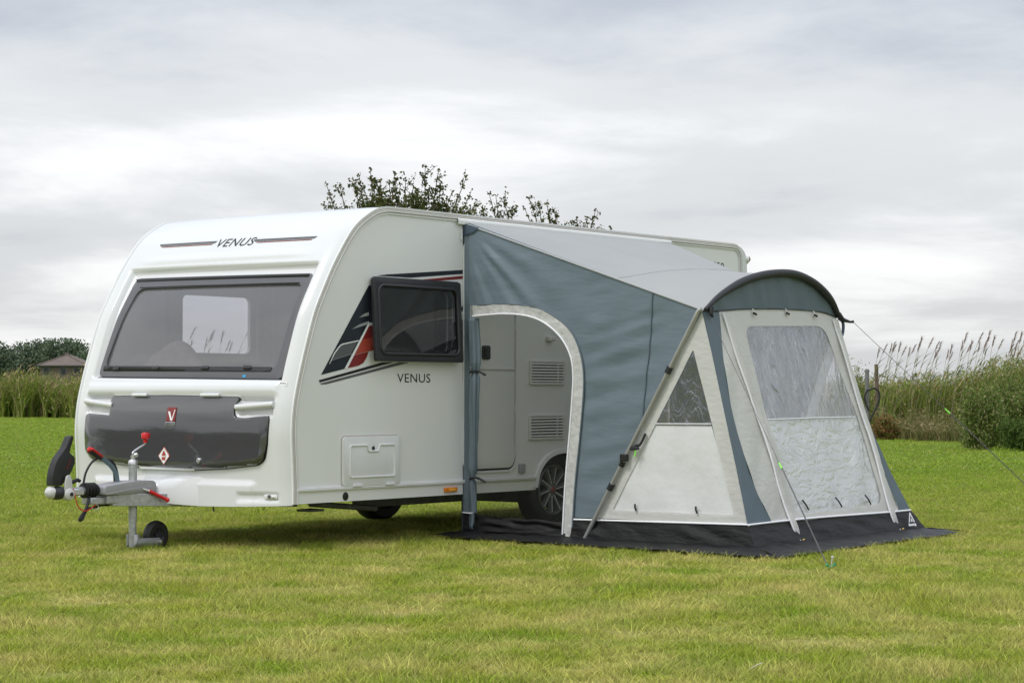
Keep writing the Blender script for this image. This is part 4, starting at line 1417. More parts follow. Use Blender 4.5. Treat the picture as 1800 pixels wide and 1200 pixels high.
# sloping pole with its clips
tube('roof_pole', smooth_line([(AX - 0.022, -2.180, 1.708), (AX - 0.026, -2.150, 1.686), (AX - 0.028, pole_y(1.58) - 0.004, 1.58), (AX - 0.028, pole_y(0.8), 0.8), (AX - 0.028, pole_y(0.015), 0.015)], 5), 0.0165, M_alu, awning, 14)
for z in (1.279, 0.43):
    t = lathe('pole_clip', [(0.024, -0.025), (0.024, 0.025)], (AX - 0.026, pole_y(z), z), (0, -0.51, 0.86), M_sleeve, awning, 14)
box('pole_lock', (AX - 0.060, pole_y(0.648) - 0.030, 0.618), (AX - 0.024, pole_y(0.648) + 0.030, 0.672), M_black, awning, 0.006)
lathe('pole_joint', [(0.021, -0.02), (0.021, 0.02)], (AX - 0.026, pole_y(0.60), 0.60), (0, -0.51, 0.86), M_black, awning, 12)
tube('guy_bundle', smooth_line([(AX - 0.02, -1.70, 0.82), (AX - 0.03, -1.655, 0.74), (AX - 0.05, -1.60, 0.722), (AX - 0.05, -1.66, 0.716), (AX - 0.05, -1.59, 0.708), (AX - 0.05, -1.65, 0.738)], 6), 0.010, M_sleeve, awning, 8)
tube('guy_runner', [(AX - 0.05, -1.635, 0.70), (AX - 0.05, -1.625, 0.655)], 0.006, pmat('fluorescent_green', (0.28, 0.85, 0.10), 0.4), awning, 8)


# beige gusset with its triangular window, on this side and the far one
TRI = [(-2.097, 1.425), (-1.395, 0.262), (-2.430, 0.262)]


def gusset_loops():
    return [[(-2.170, 1.690), (pole_y(1.5), 1.5), (pole_y(1.0), 1.0), (pole_y(0.5), 0.5), (pole_y(WZ), WZ), (fy(WZ) + 0.004, WZ), (fy(0.6), 0.6), (fy(1.0), 1.0), (fy(1.4), 1.4)], round_poly(TRI, 0.02, 3)]


def gsf(y, z, off=0.0):
    return (AX + off - wr(y, z, 21.0, 0.007, 4.0, 1.4, -0.9) * sstep(0, 0.1, abs(y - fy(z))), y, z)


plate('gusset_panel', gusset_loops(), lambda a, b: gsf(a, b), M_beige_fab, awning, 0, 0.04, 180)
sw_ = plate('triangle_window', [round_poly([(-2.097, 1.45), (-1.765, 0.880), (-2.250, 0.880)], 0.02, 3)], lambda a, b: gsf(a, b, 0.006), M_pvc2, awning, 0, 0.04, 180)
plate('blind', [[(-1.775, 0.893), (-2.236, 0.896), (-2.45, 0.245), (-1.36, 0.245)]], lambda a, b: gsf(a, b, 0.010), M_blind2, awning, 0, 0.05, 180)
tube('blind_hem', [(AX + 0.004, -1.765, 0.893), (AX + 0.004, -2.24, 0.896)], 0.004, M_piping, awning, 6)
for y in (-1.60, -2.12):
    tube('side_toggle', [(AX - 0.010, y, 0.310), (AX - 0.016, y - 0.004, 0.285), (AX - 0.012, y - 0.012, 0.262)], 0.007, M_black, awning, 8)

# sloping front
R_EDGE = [(3.864, 1.719), (3.887, 1.607), (3.93, 1.161), (4.048, 0.715), (4.378, 0.185), (4.487, 0.028)]


def xr_edge(z):
    zz = [p[1] for p in R_EDGE][::-1]
    xx = [p[0] for p in R_EDGE][::-1]
    return float(np.interp(z, zz, xx))


def ff(x, z, off=0.0, seed=41.0, amp=0.012):
    e = sstep(0, 0.12, x - AX) * sstep(0, 0.12, xr_edge(z) - x) * sstep(1.74, 1.6, z) * sstep(0.15, 0.3, z)
    return (x, fy(z) - off - e * wr(x, z, seed, amp, 3.5, 1.0, -0.5), z)


SEAM = smooth_line([(1.905, 1.700), (2.104, 1.703), (2.494, 1.729), (3.08, 1.747), (3.602, 1.742), (3.858, 1.705)], 4)
STR_R = smooth_line([(2.118, 1.700), (2.035, 1.318), (2.012, 0.915), (2.091, 0.473), (2.226, 0.196)], 5)
ARCH = smooth_line([(1.899, 1.702), (2.106, 1.81), (2.404, 1.917), (2.687, 1.979), (2.978, 2.009), (3.234, 2.003), (3.497, 1.945), (3.721, 1.839), (3.862, 1.712)], 5)
WIN = round_poly([(2.420, 1.600), (3.620, 1.632), (3.860, 0.895), (3.940, 0.262), (2.610, 0.232), (2.470, 0.93)], 0.11, 6)
plate('corner_stripe', [[(AX, 1.700), (AX, 1.0), (AX, 0.5), (AX - 0.01, WZ)] + [(p[0], p[1]) for p in STR_R[::-1]]], lambda a, b: ff(a, b), M_stripe_fab, awning, 0, 0.04, 180)
STR_F = smooth_line([(3.850, 1.700), (3.895, 1.30), (3.955, 0.90), (4.050, 0.52), (4.185, WZ)], 5)
seam_mid = [p for p in SEAM if 2.13 < p[0] < 3.84]
plate('front_panel', [[(p[0], p[1]) for p in STR_R] + [(2.9, WZ - 0.008), (3.7, WZ + 0.004)] + STR_F[::-1] + seam_mid[::-1], WIN], lambda a, b: ff(a, b, 0, 45.0, 0.014), M_beige_fab, awning, 0, 0.04, 180)
plate('corner_stripe', [STR_F + [(xr_edge(WZ), WZ), (xr_edge(0.5), 0.5), (xr_edge(0.9), 0.9), (xr_edge(1.3), 1.3)]], lambda a, b: ff(a, b), M_stripe_fab, awning, 0, 0.05, 180)
plate('gable_panel', [ARCH + SEAM[::-1]], lambda a, b: (a, -2.176 - 0.014 * mnoise.noise(Vector((a * 7 + b * 2, b * 1.5, 5))) * sstep(1.70, 1.78, b), b), M_stripe_fab, awning, 0, 0.04, 180)
plate('front_window', [round_poly([(2.405, 1.612), (3.650, 1.654), (3.895, 0.920), (2.437, 0.915)], 0.09, 6)], lambda a, b: ff(a, b, -0.006, 45.0, 0.014), M_pvc, awning, 0, 0.04, 180)
plate('front_window', [round_poly([(2.435, 0.924), (3.893, 0.930), (3.985, 0.235), (2.580, 0.210)], 0.03, 4)], lambda a, b: ff(a, b, -0.006, 45.0, 0.014), M_pvc3, awning, 0, 0.04, 180)
plate('blind', [[(2.435, 0.922), (3.893, 0.930), (3.99, 0.225), (2.575, 0.205)]], lambda a, b: ff(a, b, -0.012, 45.0, 0.014), M_curtain, awning, 0, 0.05, 180)
tube('blind_hem', [ff(2.475, 0.922, 0.004), ff(3.1, 0.928, 0.004), ff(3.80, 0.930, 0.004)], 0.0045, M_piping, awning, 6)
tube('gable_seam', [(p[0], fy(p[1]) - 0.008, p[1]) for p in SEAM], 0.005, M_sleeve, awning, 6)
for x, z in ((2.575, 1.722), (3.062, 1.738), (3.488, 1.735)):
    t = tube('front_toggle', [(x, fy(z) - 0.012, z + 0.012), (x + 0.012, fy(z) - 0.022, z - 0.025)], 0.005, M_piping, awning, 6)
    tube('toggle_pin', [(x - 0.006, fy(z) - 0.026, z - 0.022), (x + 0.030, fy(z) - 0.026, z - 0.030)], 0.009, M_black, t, 8)
for x in (2.71, 3.20, 3.66):
    tube('front_toggle', smooth_line([ff(x, 0.335, 0.012), ff(x + 0.03, 0.30, 0.018), ff(x + 0.06, 0.262, 0.014)], 3), 0.006, M_black, awning, 8)
# zips with their flaps and pull tabs
ZL = [(2.140, 1.690), (2.229, 1.28), (2.336, 0.871), (2.431, 0.339), (2.498, 0.061)]
ZR = [(3.775, 1.690), (3.863, 1.116), (3.959, 0.629), (4.002, 0.188), (4.053, 0.059)]
for Z in (ZL, ZR):
    S = smooth_line(Z, 8)
    tube('zip', [ff(p[0], p[1], 0.016) for p in S], 0.0075, M_piping, awning, 8)
    bm = bmesh.new()
    prev = None
    for i, p in enumerate(S):
        w = 0.085 + 0.012 * mnoise.noise(Vector((p[1] * 4, 3, 0)))
        r = [bm.verts.new(ff(p[0] + w * t, p[1], 0.010 + 0.016 * math.sin(t * PI) + 0.006 * mnoise.noise(Vector((t * 3, p[1] * 9, 1))))) for t in (0, 0.25, 0.5, 0.75, 1.0)]
        if prev:
            for k in range(4):
                bm.faces.new((prev[k], r[k], r[k + 1], prev[k + 1]))
        prev = r
    from_bm('zip_flap', bm, M_beige_fab, awning, 180)
    b = Vector(ff(*Z[-1], 0.03))
    t = tube('zip_buckle', [b, b + Vector((0.02, -0.01, -0.03))], 0.012, M_silver, awning, 8)
    tube('buckle_pin', [b + Vector((0.03, -0.01, -0.005)), b + Vector((0.055, -0.012, 0.0))], 0.008, pmat('brass_pin', (0.55, 0.38, 0.12), 0.35, 0.7), t, 8)
# mud wall, its piping and the ground flaps


def skirt_side(u, v):
    y0, y1 = -1.035, fy(WZ - 0.002)
    z_ = 0.022 + v * (WZ - 0.022)
    y = y0 + u * (fy(z_) - (1 - v) * 0.05 - y0)
    z = 0.022 + v * (WZ - 0.022) * (1 - 0.10 * (1 - u))
    return (AX - (1 - v) * 0.05 - 0.022 * math.sin(v * PI) * sstep(1.0, 0.92, u) * mnoise.noise(Vector((u * 7 + v * 1.5, v * 2, 7))), y, z)


grid('mud_wall', skirt_side, 60, 10, M_black_fab, awning)


def skirt_front(u, v):
    z = 0.022 + v * (WZ - 0.022)
    x0, x1 = AX - (1 - v) * 0.05, xr_edge(z)
    return (x0 + u * (x1 - x0), fy(z) - (1 - v) * 0.05 - 0.022 * math.sin(v * PI) * sstep(0.0, 0.06, u) * mnoise.noise(Vector((u * 9 + v * 1.5, v * 2, 3))), z)


grid('mud_wall', skirt_front, 70, 10, M_black_fab, awning)
tube('hem_piping', [(AX - 0.006, -1.045 + (fy(WZ) + 1.045) * t, WZ - 0.018 * (1 - t) + 0.002) for t in np.linspace(0, 1, 12)], 0.0075, M_piping, awning, 8)
tube('hem_piping', [(AX - 0.004 + (xr_edge(WZ) - AX) * t, fy(WZ) - 0.006, WZ + 0.006 * math.sin(t * 5)) for t in np.linspace(0, 1, 16)], 0.0075, M_piping, awning, 8)


def flap(name, a0, a1, b0, b1, seed, n=40):
    """Ground flap between an inner and an outer line, lying in low folds."""
    a0, a1, b0, b1 = map(Vector, (a0, a1, b0, b1))

    def f(u, v):
        p = (a0.lerp(a1, u)).lerp(b0.lerp(b1, u), v)
        z = 0.022 + 0.020 * (1 - v) + 0.016 * (0.5 + 0.5 * mnoise.noise(Vector((u * 9, v * 2.0, seed)))) + 0.010 * mnoise.noise(Vector((u * 22, v * 3, seed + 2)))
        return (p.x + 0.02 * mnoise.noise(Vector((u * 6, v, seed + 4))), p.y + 0.02 * v * mnoise.noise(Vector((u * 8, v, seed + 6))), max(z, 0.015))
    return grid(name, f, n, 10, M_black_fab, awning)


flap('ground_flap', (AX - 0.04, 0.05, 0), (AX - 0.05, -2.62, 0), (1.62, 0.12, 0), (1.33, -3.10, 0), 3.0, 70)
flap('ground_flap', (AX - 0.06, -2.63, 0), (4.47, -2.63, 0), (1.345, -3.11, 0), (4.40, -2.97, 0), 13.0, 70)
flap('ground_flap', (4.48, -2.62, 0), (4.84, 0.0, 0), (4.52, -2.95, 0), (5.15, 0.0, 0), 23.0, 50)
# maker's mark on the mud wall
mk = lambda a, b: (4.165 + a, fy(0.06 + b) - 0.052 - 0.02, 0.055 + b)
plate('printed_mark', [[(0.0, 0.050), (0.045, 0.125), (0.060, 0.125), (0.105, 0.050), (0.085, 0.050), (0.052, 0.108), (0.020, 0.050)]], mk, M_piping, awning)
plate('printed_mark', [[(0.038, 0.055), (0.055, 0.085), (0.072, 0.055)]], mk, M_piping, awning)
for x0, x1, z0, z1 in ((-0.010, 0.018, 0.022, 0.042), (0.021, 0.040, 0.022, 0.038), (0.043, 0.063, 0.022, 0.038), (0.066, 0.088, 0.022, 0.040), (0.091, 0.116, 0.018, 0.038), (0.005, 0.048, -0.026, -0.014), (0.053, 0.092, -0.026, -0.014), (0.096, 0.150, -0.026, -0.014)):
    plate('printed_bar', [[(x0, z0), (x1, z0), (x1, z1), (x0, z1)]], mk, M_piping, awning)



# roof
def arch_pt(u):
    k = u * (len(ARCH) - 1)
    i = min(int(k), len(ARCH) - 2)
    t = k - i
    return Vector((ARCH[i][0] * (1 - t) + ARCH[i + 1][0] * t, -2.185, ARCH[i][1] * (1 - t) + ARCH[i + 1][1] * t))


def roof_f(u, v):
    a = Vector((AX + u * (4.79 - AX), -0.014, AZ + 0.012))
    b = arch_pt(u)
    p = a.lerp(b, v)
    # hangs straight from the rail, so the crown of the arch only shows towards the front
    crown = (b.z - (1.702 + 0.012 * u))
    p.z += crown * (v ** 1.7 - v)
    p.z -= 0.030 * math.sin(v * PI) * math.sin(u * PI)
    e = math.sin(u * PI) ** 0.5 * math.sin(v * PI) ** 0.5
    p.z += e * 0.008 * mnoise.noise(Vector((u * 7 + v * 2, v * 3, 9))) + e * 0.004 * mnoise.noise(Vector((u * 20 + v * 7, v * 3, 4)))
    return p


grid('roof_panel', roof_f, 70, 60, M_roof_fab, awning)
tube('roof_seam', [Vector(roof_f(u, 0.66 + 0.03 * math.sin(u * PI))) + Vector((0, 0, 0.002)) for u in np.linspace(0, 1, 24)], 0.003, M_roof_fab, awning, 6)
# fabric tail that is fed into the caravan rail
bm = bmesh.new()
prev = None
for k in range(81):
    x = AX - 0.10 + (4.80 - AX + 0.10) * k / 80
    d = 0.030 + 0.012 * mnoise.noise(Vector((x * 6, 1, 0)))
    r = [bm.verts.new((x, -0.018, AZ + 0.034)), bm.verts.new((x, -0.030, AZ + 0.018)), bm.verts.new((x, -0.024, AZ + 0.018 - d))]
    if prev:
        for q in range(2):
            bm.faces.new((prev[q], r[q], r[q + 1], prev[q + 1]))
    prev = r
from_bm('rail_tail', bm, pmat('white_rail_tape', (0.78, 0.78, 0.77), 0.6), awning, 180)
# navy corner pieces under the rail
plate('corner_piece', [[(0.02, AZ + 0.01), (-0.16, AZ - 0.045), (-0.10, AZ - 0.075), (0.015, AZ - 0.10)]], lambda a, b: (AX - 0.014, a, b), M_navy_fab, awning)
plate('corner_piece', [[(4.60, AZ + 0.015), (4.80, AZ + 0.02), (4.81, AZ - 0.15), (4.72, AZ - 0.10)]], lambda a, b: (a, -0.032 - (AZ - b) * 0.5, b), M_navy_fab, awning)
box('rail_tag', (AX - 0.05, -0.012, AZ - 0.13), (AX - 0.03, -0.006, AZ - 0.05), M_piping, awning, 0)
# padded pole sleeve over the arch
S = [Vector((p[0], -2.196, p[1] + 0.004)) for p in ARCH]
L_ = len(S)
tube('arch_sleeve', S, [0.012 + 0.018 * min(1, i / 9, (L_ - 1 - i) / 9 + 0.35) for i in range(L_)], M_sleeve, awning, 14, 60)
tube('sleeve_end', [S[0] + Vector((0.06, -0.01, 0.015)), S[0] + Vector((0.05, -0.016, -0.03)), S[0] + Vector((0.075, -0.016, -0.05))], [0.022, 0.016, 0.008], M_sleeve, awning, 10)
rt = S[-1]
tube('sleeve_strap', [rt + Vector((-0.01, 0, 0.01)), rt + Vector((0.03, -0.02, -0.03)), rt + Vector((0.09, -0.05, -0.045)), rt + Vector((0.12, -0.06, -0.042))], [0.026, 0.018, 0.009, 0.012], M_sleeve, awning, 10)
tube('sleeve_loop', smooth_line([rt + Vector((0.0, 0, -0.02)), rt + Vector((0.045, -0.01, -0.05)), rt + Vector((0.045, -0.01, -0.12)), rt + Vector((0.015, -0.01, -0.17))], 4), 0.012, M_navy_fab, awning, 8)


# far side wall, seen through the clear windows
def farf(y, z, off=0.0):
    t = min(max(y / fy(min(z, 1.70)), 0), 1.0)
    return (4.79 + (xr_edge(min(z, 1.70)) - 4.79) * t + off + wr(y, z, 77, 0.012, 2.6, 1.0, 0.7), y, z)


plate('side_panel', [[(-0.01, AZ), (-2.172, 1.703), (pole_y(1.2), 1.2), (pole_y(0.7), 0.7), (pole_y(WZ), WZ), (-0.01, WZ)]], farf, M_grey_fab, awning, 0, 0.07, 180)
plate('gusset_panel', gusset_loops(), farf, M_beige_fab, awning, 0, 0.07, 180)
plate('triangle_window', [round_poly([(-2.097, 1.45), (-1.375, 0.252), (-2.442, 0.252)], 0.02, 3)], lambda a, b: farf(a, b, 0.008), M_pvc, awning, 0, 0.06, 180)
plate('mud_wall', [[(-0.01, WZ), (fy(WZ), WZ), (fy(0.02), 0.02), (-0.01, 0.02)]], lambda a, b: farf(a, b, 0.003), M_black_fab, awning, 0, 0.1, 180)
tube('roof_pole', [farf(pole_y(1.68), 1.68, -0.03), farf(pole_y(0.8), 0.8, -0.03), farf(pole_y(0.03), 0.03, -0.03)], 0.0165, M_alu, awning, 12)

# guy ropes and their pegs
M_rope = pmat('grey_guy_rope', (0.10, 0.10, 0.10), 0.7, var=0.2, vscale=60)
M_runner = MATS['fluorescent_green']
M_green = pmat('green_peg_plastic', (0.01, 0.30, 0.14), 0.4)


def guy(top, foot, frac, label, peg_label):
    top, foot = Vector(top), Vector(foot)
    g = empty('guy_rope', foot, label=label, cat='guy rope', group='guy ropes of the awning')
    run = top.lerp(foot, frac)
    tube('upper_rope', [top, run], 0.0022, M_rope, g, 6)
    off = Vector((0.012, 0, 0))
    tube('lower_rope', [run, foot], 0.0026, M_rope, g, 6)
    tube('return_rope', [run + off, foot + off * 0.6], 0.0022, M_rope, g, 6)
    d = (foot - top).normalized()
    tube('runner', [run - d * 0.028, run + d * 0.028], [0.004, 0.007], M_runner, g, 8)
    p = empty('tent_peg', foot, label=peg_label, cat='tent peg', group='tent pegs')
    tube('shaft', [foot + Vector((0, 0.0, -0.12)), foot + Vector((0.02, -0.015, 0.075))], 0.005, M_silver, p, 8)
    lathe('head', [(0.0, 0.008), (0.010, 0.006), (0.011, 0.0), (0.0, -0.001)], foot + Vector((0.02, -0.015, 0.075)), (0.1, -0.08, 1), M_silver, p, 12)
    tube('hook', smooth_line([foot + Vector((-0.02, 0.005, 0.03)), foot + Vector((0.0, 0.0, 0.012)), foot + Vector((0.035, -0.01, 0.018)), foot + Vector((0.05, -0.02, 0.035))], 3), 0.009, M_green, p, 8)


guy((AX + 0.06, -2.205, 1.655), (0.936, -3.709, 0.012), 0.62, 'taut grey guy rope with green runner crossing in front of the awning windows', 'steel tent peg with green plastic hook in the grass in front of the awning')
guy(rt + Vector((0.12, -0.06, -0.045)), (5.02, -3.66, 0.012), 0.42, 'taut guy rope running from the right end of the arch out of frame', 'tent peg out on the grass at the right hand guy rope')

# ------------------------------------------------------------------ vegetation
RNG = np.random.default_rng(7)


def np_mesh(name, V, F, cols=None, quads=True):
    """Fast mesh from arrays; cols one colour per vertex."""
    me = bpy.data.meshes.new(name)
    V = np.asarray(V, np.float32)
    k = F.shape[1]
    me.vertices.add(len(V))
    me.vertices.foreach_set('co', V.ravel())
    me.loops.add(F.size)
    me.loops.foreach_set('vertex_index', F.astype(np.int32).ravel())
    me.polygons.add(len(F))
    me.polygons.foreach_set('loop_start', np.arange(0, F.size, k, dtype=np.int32))
    me.update(calc_edges=True)
    if cols is not None:
        a = me.color_attributes.new('col', 'FLOAT_COLOR', 'POINT')
        c4 = np.ones((len(V), 4), np.float32)
        c4[:, :3] = cols
        a.data.foreach_set('color', c4.ravel())
    me.polygons.foreach_set('use_smooth', np.ones(len(F), bool))
    return me


def blades(base, height, lean, width, col, segs=3, droop=1.6):
    """Tapering bent blades. base (N,3), height (N), lean (N,2) tip offset, width (N), col (N,3)."""
    N_ = len(base)
    ang = RNG.uniform(0, 2 * PI, N_)
    side = np.stack([np.cos(ang), np.sin(ang), np.zeros(N_)], 1)
    rows = []
    for i in range(segs + 1):
        t = i / segs
        p = base.copy()
        p[:, :2] += lean * (t ** droop)[None] if np.isscalar(t) is False else lean * (t ** droop)
        p[:, 2] += height * t * (1 - 0.12 * t)
        w = (width * (1 - t ** 1.5) * 0.5 + 0.0004)[:, None]
        rows.append(p - side * w)
        rows.append(p + side * w)
    V = np.stack(rows, 1).reshape(-1, 3)
    per = 2 * (segs + 1)
    b0 = np.arange(N_)[:, None] * per
    F = []
    for i in range(segs):
        F.append(b0 + np.array([2 * i, 2 * i + 1, 2 * i + 3, 2 * i + 2])[None])
    F = np.concatenate(F, 0)
    C = np.repeat(col, per, 0)
    return V, F, C


def leaves(cen, length, width, col, up=0.3):
    """Diamond leaves in random attitudes."""
    N_ = len(cen)
    d = RNG.normal(size=(N_, 3))
    d[:, 2] += up
    d /= np.linalg.norm(d, axis=1)[:, None]
    s = np.cross(d, RNG.normal(size=(N_, 3)))
    s /= np.linalg.norm(s, axis=1)[:, None]
    l, w = length[:, None] * 0.5, width[:, None] * 0.5
    V = np.stack([cen - d * l, cen + s * w, cen + d * l, cen - s * w], 1).reshape(-1, 3)
    F = np.arange(N_ * 4).reshape(-1, 4)
    return V, F, np.repeat(col, 4, 0)


def join(parts):
    V, F, C = [], [], []
    n = 0
    for v, f, c in parts:
        V.append(v)
        F.append(f + n)
        C.append(c)
        n += len(v)
    return np.concatenate(V), np.concatenate(F), np.concatenate(C)


def pick(palette, n, jitter=0.18):
    pal = np.array([p[:3] for p in palette])
    w = np.array([p[3] for p in palette])
    c = pal[RNG.choice(len(pal), n, p=w / w.sum())]
    return np.clip(c * RNG.uniform(1 - jitter, 1 + jitter, (n, 1)) * RNG.uniform(0.95, 1.05, (n, 3)), 0, 1)


M_leaf = attr_mat('leaves', 0.5, 0.25)
M_reedm = attr_mat('reed_blades', 0.6, 0.25)
M_dry = attr_mat('dry_stems', 0.8, 0.15, 0.1)
M_bark = pmat('bark', (0.09, 0.07, 0.05), 0.9, var=0.3, vscale=12, bump=(20, 0.6, 0.02))


def view_pt(px, d, z=0.0):
    """Point at a lateral bearing and distance from where the photographer stands."""
    p = CAM + FWD * d + RGT * ((px - 900) / 3680.4 * d)
    return Vector((p.x, p.y, z))


def zpix(py, d):
    return 1.1152 + (690.2 - py) / 3680.4 * d


# --- lawn grass
def grass_tuft(seed, n, hmin, hmax, rad):
    a = RNG.uniform(0, 2 * PI, n)
    r = rad * np.sqrt(RNG.uniform(0, 1, n))
    base = np.stack([r * np.cos(a), r * np.sin(a), np.full(n, -0.006)], 1)
    h = RNG.uniform(hmin, hmax, n)
    th = RNG.uniform(0, 2 * PI, n)
    ln = h * RNG.uniform(0.15, 0.95, n)
    lean = np.stack([np.cos(th) * ln, np.sin(th) * ln], 1)
    col = np.zeros((n, 3))
    dry = RNG.uniform(0, 1, n) < 0.16
    col[:, 0] = np.where(dry, RNG.uniform(0.45, 1.0, n), RNG.uniform(0, 0.16, n))
    col[:, 1] = RNG.uniform(0, 1, n)
    V, F, C = blades(base, h, lean, RNG.uniform(0.0028, 0.0055, n), col, 2)
    me = np_mesh('grass_tuft', V, F, C)
    me.materials.append(M_grass)
    return bpy.data.objects.new('grass_tuft', me)


def grass_material():
    m = bpy.data.materials.new('grass_blades')
    m.use_nodes = True
    N, L = m.node_tree.nodes, m.node_tree.links
    b = N['Principled BSDF']
    b.inputs['Roughness'].default_value = 0.7
    b.inputs['Specular IOR Level'].default_value = 0.08
    c = lawn_colour(N, L, 'col')
    L.new(c, b.inputs['Base Color'])
    t = N.new('ShaderNodeBsdfTranslucent')
    L.new(c, t.inputs['Color'])
    ms = N.new('ShaderNodeMixShader')
    ms.inputs[0].default_value = 0.38
    L.new(b.outputs[0], ms.inputs[1])
    L.new(t.outputs[0], ms.inputs[2])
    L.new(ms.outputs[0], N['Material Output'].inputs['Surface'])
    return m


M_grass = grass_material()
FOOT = [(1.66, 0.10), (1.36, -3.07), (4.40, -2.95), (4.52, -2.93), (5.12, 0.0)]


def scatter(d0, d1, dens, margin):
    out = []
    area = 0
    dd = np.linspace(d0, d1, 60)
    w = lambda d: 2 * (0.2446 * d + margin)
    area = float(w(dd).mean() * (d1 - d0))
    n = int(area * dens)
    d = d0 + (d1 - d0) * RNG.uniform(0, 1, n * 2)
    keep = RNG.uniform(0, 1, n * 2) < w(d) / w(d1)
    d = d[keep][:n]
    l = RNG.uniform(-1, 1, len(d)) * w(d) / 2
    P = np.array(CAM)[None, :2] + np.outer(d, np.array(FWD)[:2]) + np.outer(l, np.array(RGT)[:2])
    return P


def build_grass():
    tufts = [grass_tuft(i, 24, 0.010 + 0.004 * (i % 3), 0.032 + 0.011 * (i % 4), 0.050) for i in range(6)]
    pts, scl = [], []
    for d0, d1, dens, s, zs in ((7.0, 12.5, 460, 1.0, 1.0), (12.5, 19, 330, 1.1, 1.0), (19, 30, 150, 1.6, 1.05), (30, 62, 26, 3.0, 1.2), (62, 100, 11, 5.0, 1.5)):
        P = scatter(d0, d1, dens, 0.8)
        pts.append(P)
        k = RNG.uniform(0.75, 1.25, len(P))
        scl.append(np.stack([k * s, k * s, k * zs], 1))
    P = np.concatenate(pts)
    S = np.concatenate(scl)
    keep = np.array([not inpoly(p, FOOT) for p in P])
    # clumpier, longer growth in places
    lush = np.array([mnoise.noise(Vector((p[0] * 1.1, p[1] * 1.1, 5.0))) for p in P])
    S[:, 2] *= 0.84 * (1 + 0.6 * np.clip(lush, -0.6, 1))
    odd = RNG.uniform(0, 1, len(P)) < 0.025
    S[odd, 2] *= 1.35
    P, S = P[keep], S[keep]
    n = len(P)
    Z = np.array([ground_z(p[0], p[1]) for p in P])
    me = bpy.data.meshes.new('grass_blades')
    me.vertices.add(n)
    me.vertices.foreach_set('co', np.column_stack([P, Z]).astype(np.float32).ravel())
    for nm, typ, data in (('scl', 'FLOAT_VECTOR', S), ('rot', 'FLOAT_VECTOR', np.column_stack([np.zeros(n), np.zeros(n), RNG.uniform(0, 6.28, n)]))):
        a = me.attributes.new(nm, typ, 'POINT')
        a.data.foreach_set('vector', data.astype(np.float32).ravel())
    a = me.attributes.new('idx', 'INT', 'POINT')
    a.data.foreach_set('value', RNG.integers(0, 6, n).astype(np.int32))
    me.materials.append(M_grass)
    o = bpy.data.objects.new('grass_blades', me)
    COL.objects.link(o)
    tag(o, 'short mown grass, green with dry straw patches', 'grass', kind='stuff')
    ng = bpy.data.node_groups.new('grass_scatter', 'GeometryNodeTree')
    ng.interface.new_socket('Geometry', in_out='INPUT', socket_type='NodeSocketGeometry')
    ng.interface.new_socket('Geometry', in_out='OUTPUT', socket_type='NodeSocketGeometry')
    N, L = ng.nodes, ng.links
    gi, go = N.new('NodeGroupInput'), N.new('NodeGroupOutput')
    m2p = N.new('GeometryNodeMeshToPoints')
    L.new(gi.outputs[0], m2p.inputs['Mesh'])
    jn = N.new('GeometryNodeJoinGeometry')
    for t in reversed(tufts):
        oi = N.new('GeometryNodeObjectInfo')
        oi.inputs['Object'].default_value = t
        oi.inputs['As Instance'].default_value = True
        L.new(oi.outputs['Geometry'], jn.inputs[0])

    def attr(nm, typ):
        a = N.new('GeometryNodeInputNamedAttribute')
        a.data_type = typ
        a.inputs['Name'].default_value = nm
        return [s for s in a.outputs if s.enabled][0]
    ip = N.new('GeometryNodeInstanceOnPoints')
    L.new(m2p.outputs[0], ip.inputs['Points'])
    L.new(jn.outputs[0], ip.inputs['Instance'])
    ip.inputs['Pick Instance'].default_value = True
    L.new(attr('idx', 'INT'), ip.inputs['Instance Index'])
    L.new(attr('rot', 'FLOAT_VECTOR'), ip.inputs['Rotation'])
    L.new(attr('scl', 'FLOAT_VECTOR'), ip.inputs['Scale'])
    L.new(ip.outputs[0], go.inputs[0])
    md = o.modifiers.new('scatter', 'NODES')
    md.node_group = ng


build_grass()

# --- reed beds and rough growth: one mass each
PAL_REED = [(0.17, 0.245, 0.034, 5), (0.24, 0.29, 0.05, 4), (0.30, 0.28, 0.10, 2.5), (0.46, 0.38, 0.20, 1.6), (0.10, 0.145, 0.03, 3)]
PAL_TAN = [(0.40, 0.32, 0.18, 3), (0.30, 0.23, 0.12, 2), (0.46, 0.38, 0.22, 1), (0.25, 0.16, 0.09, 1)]


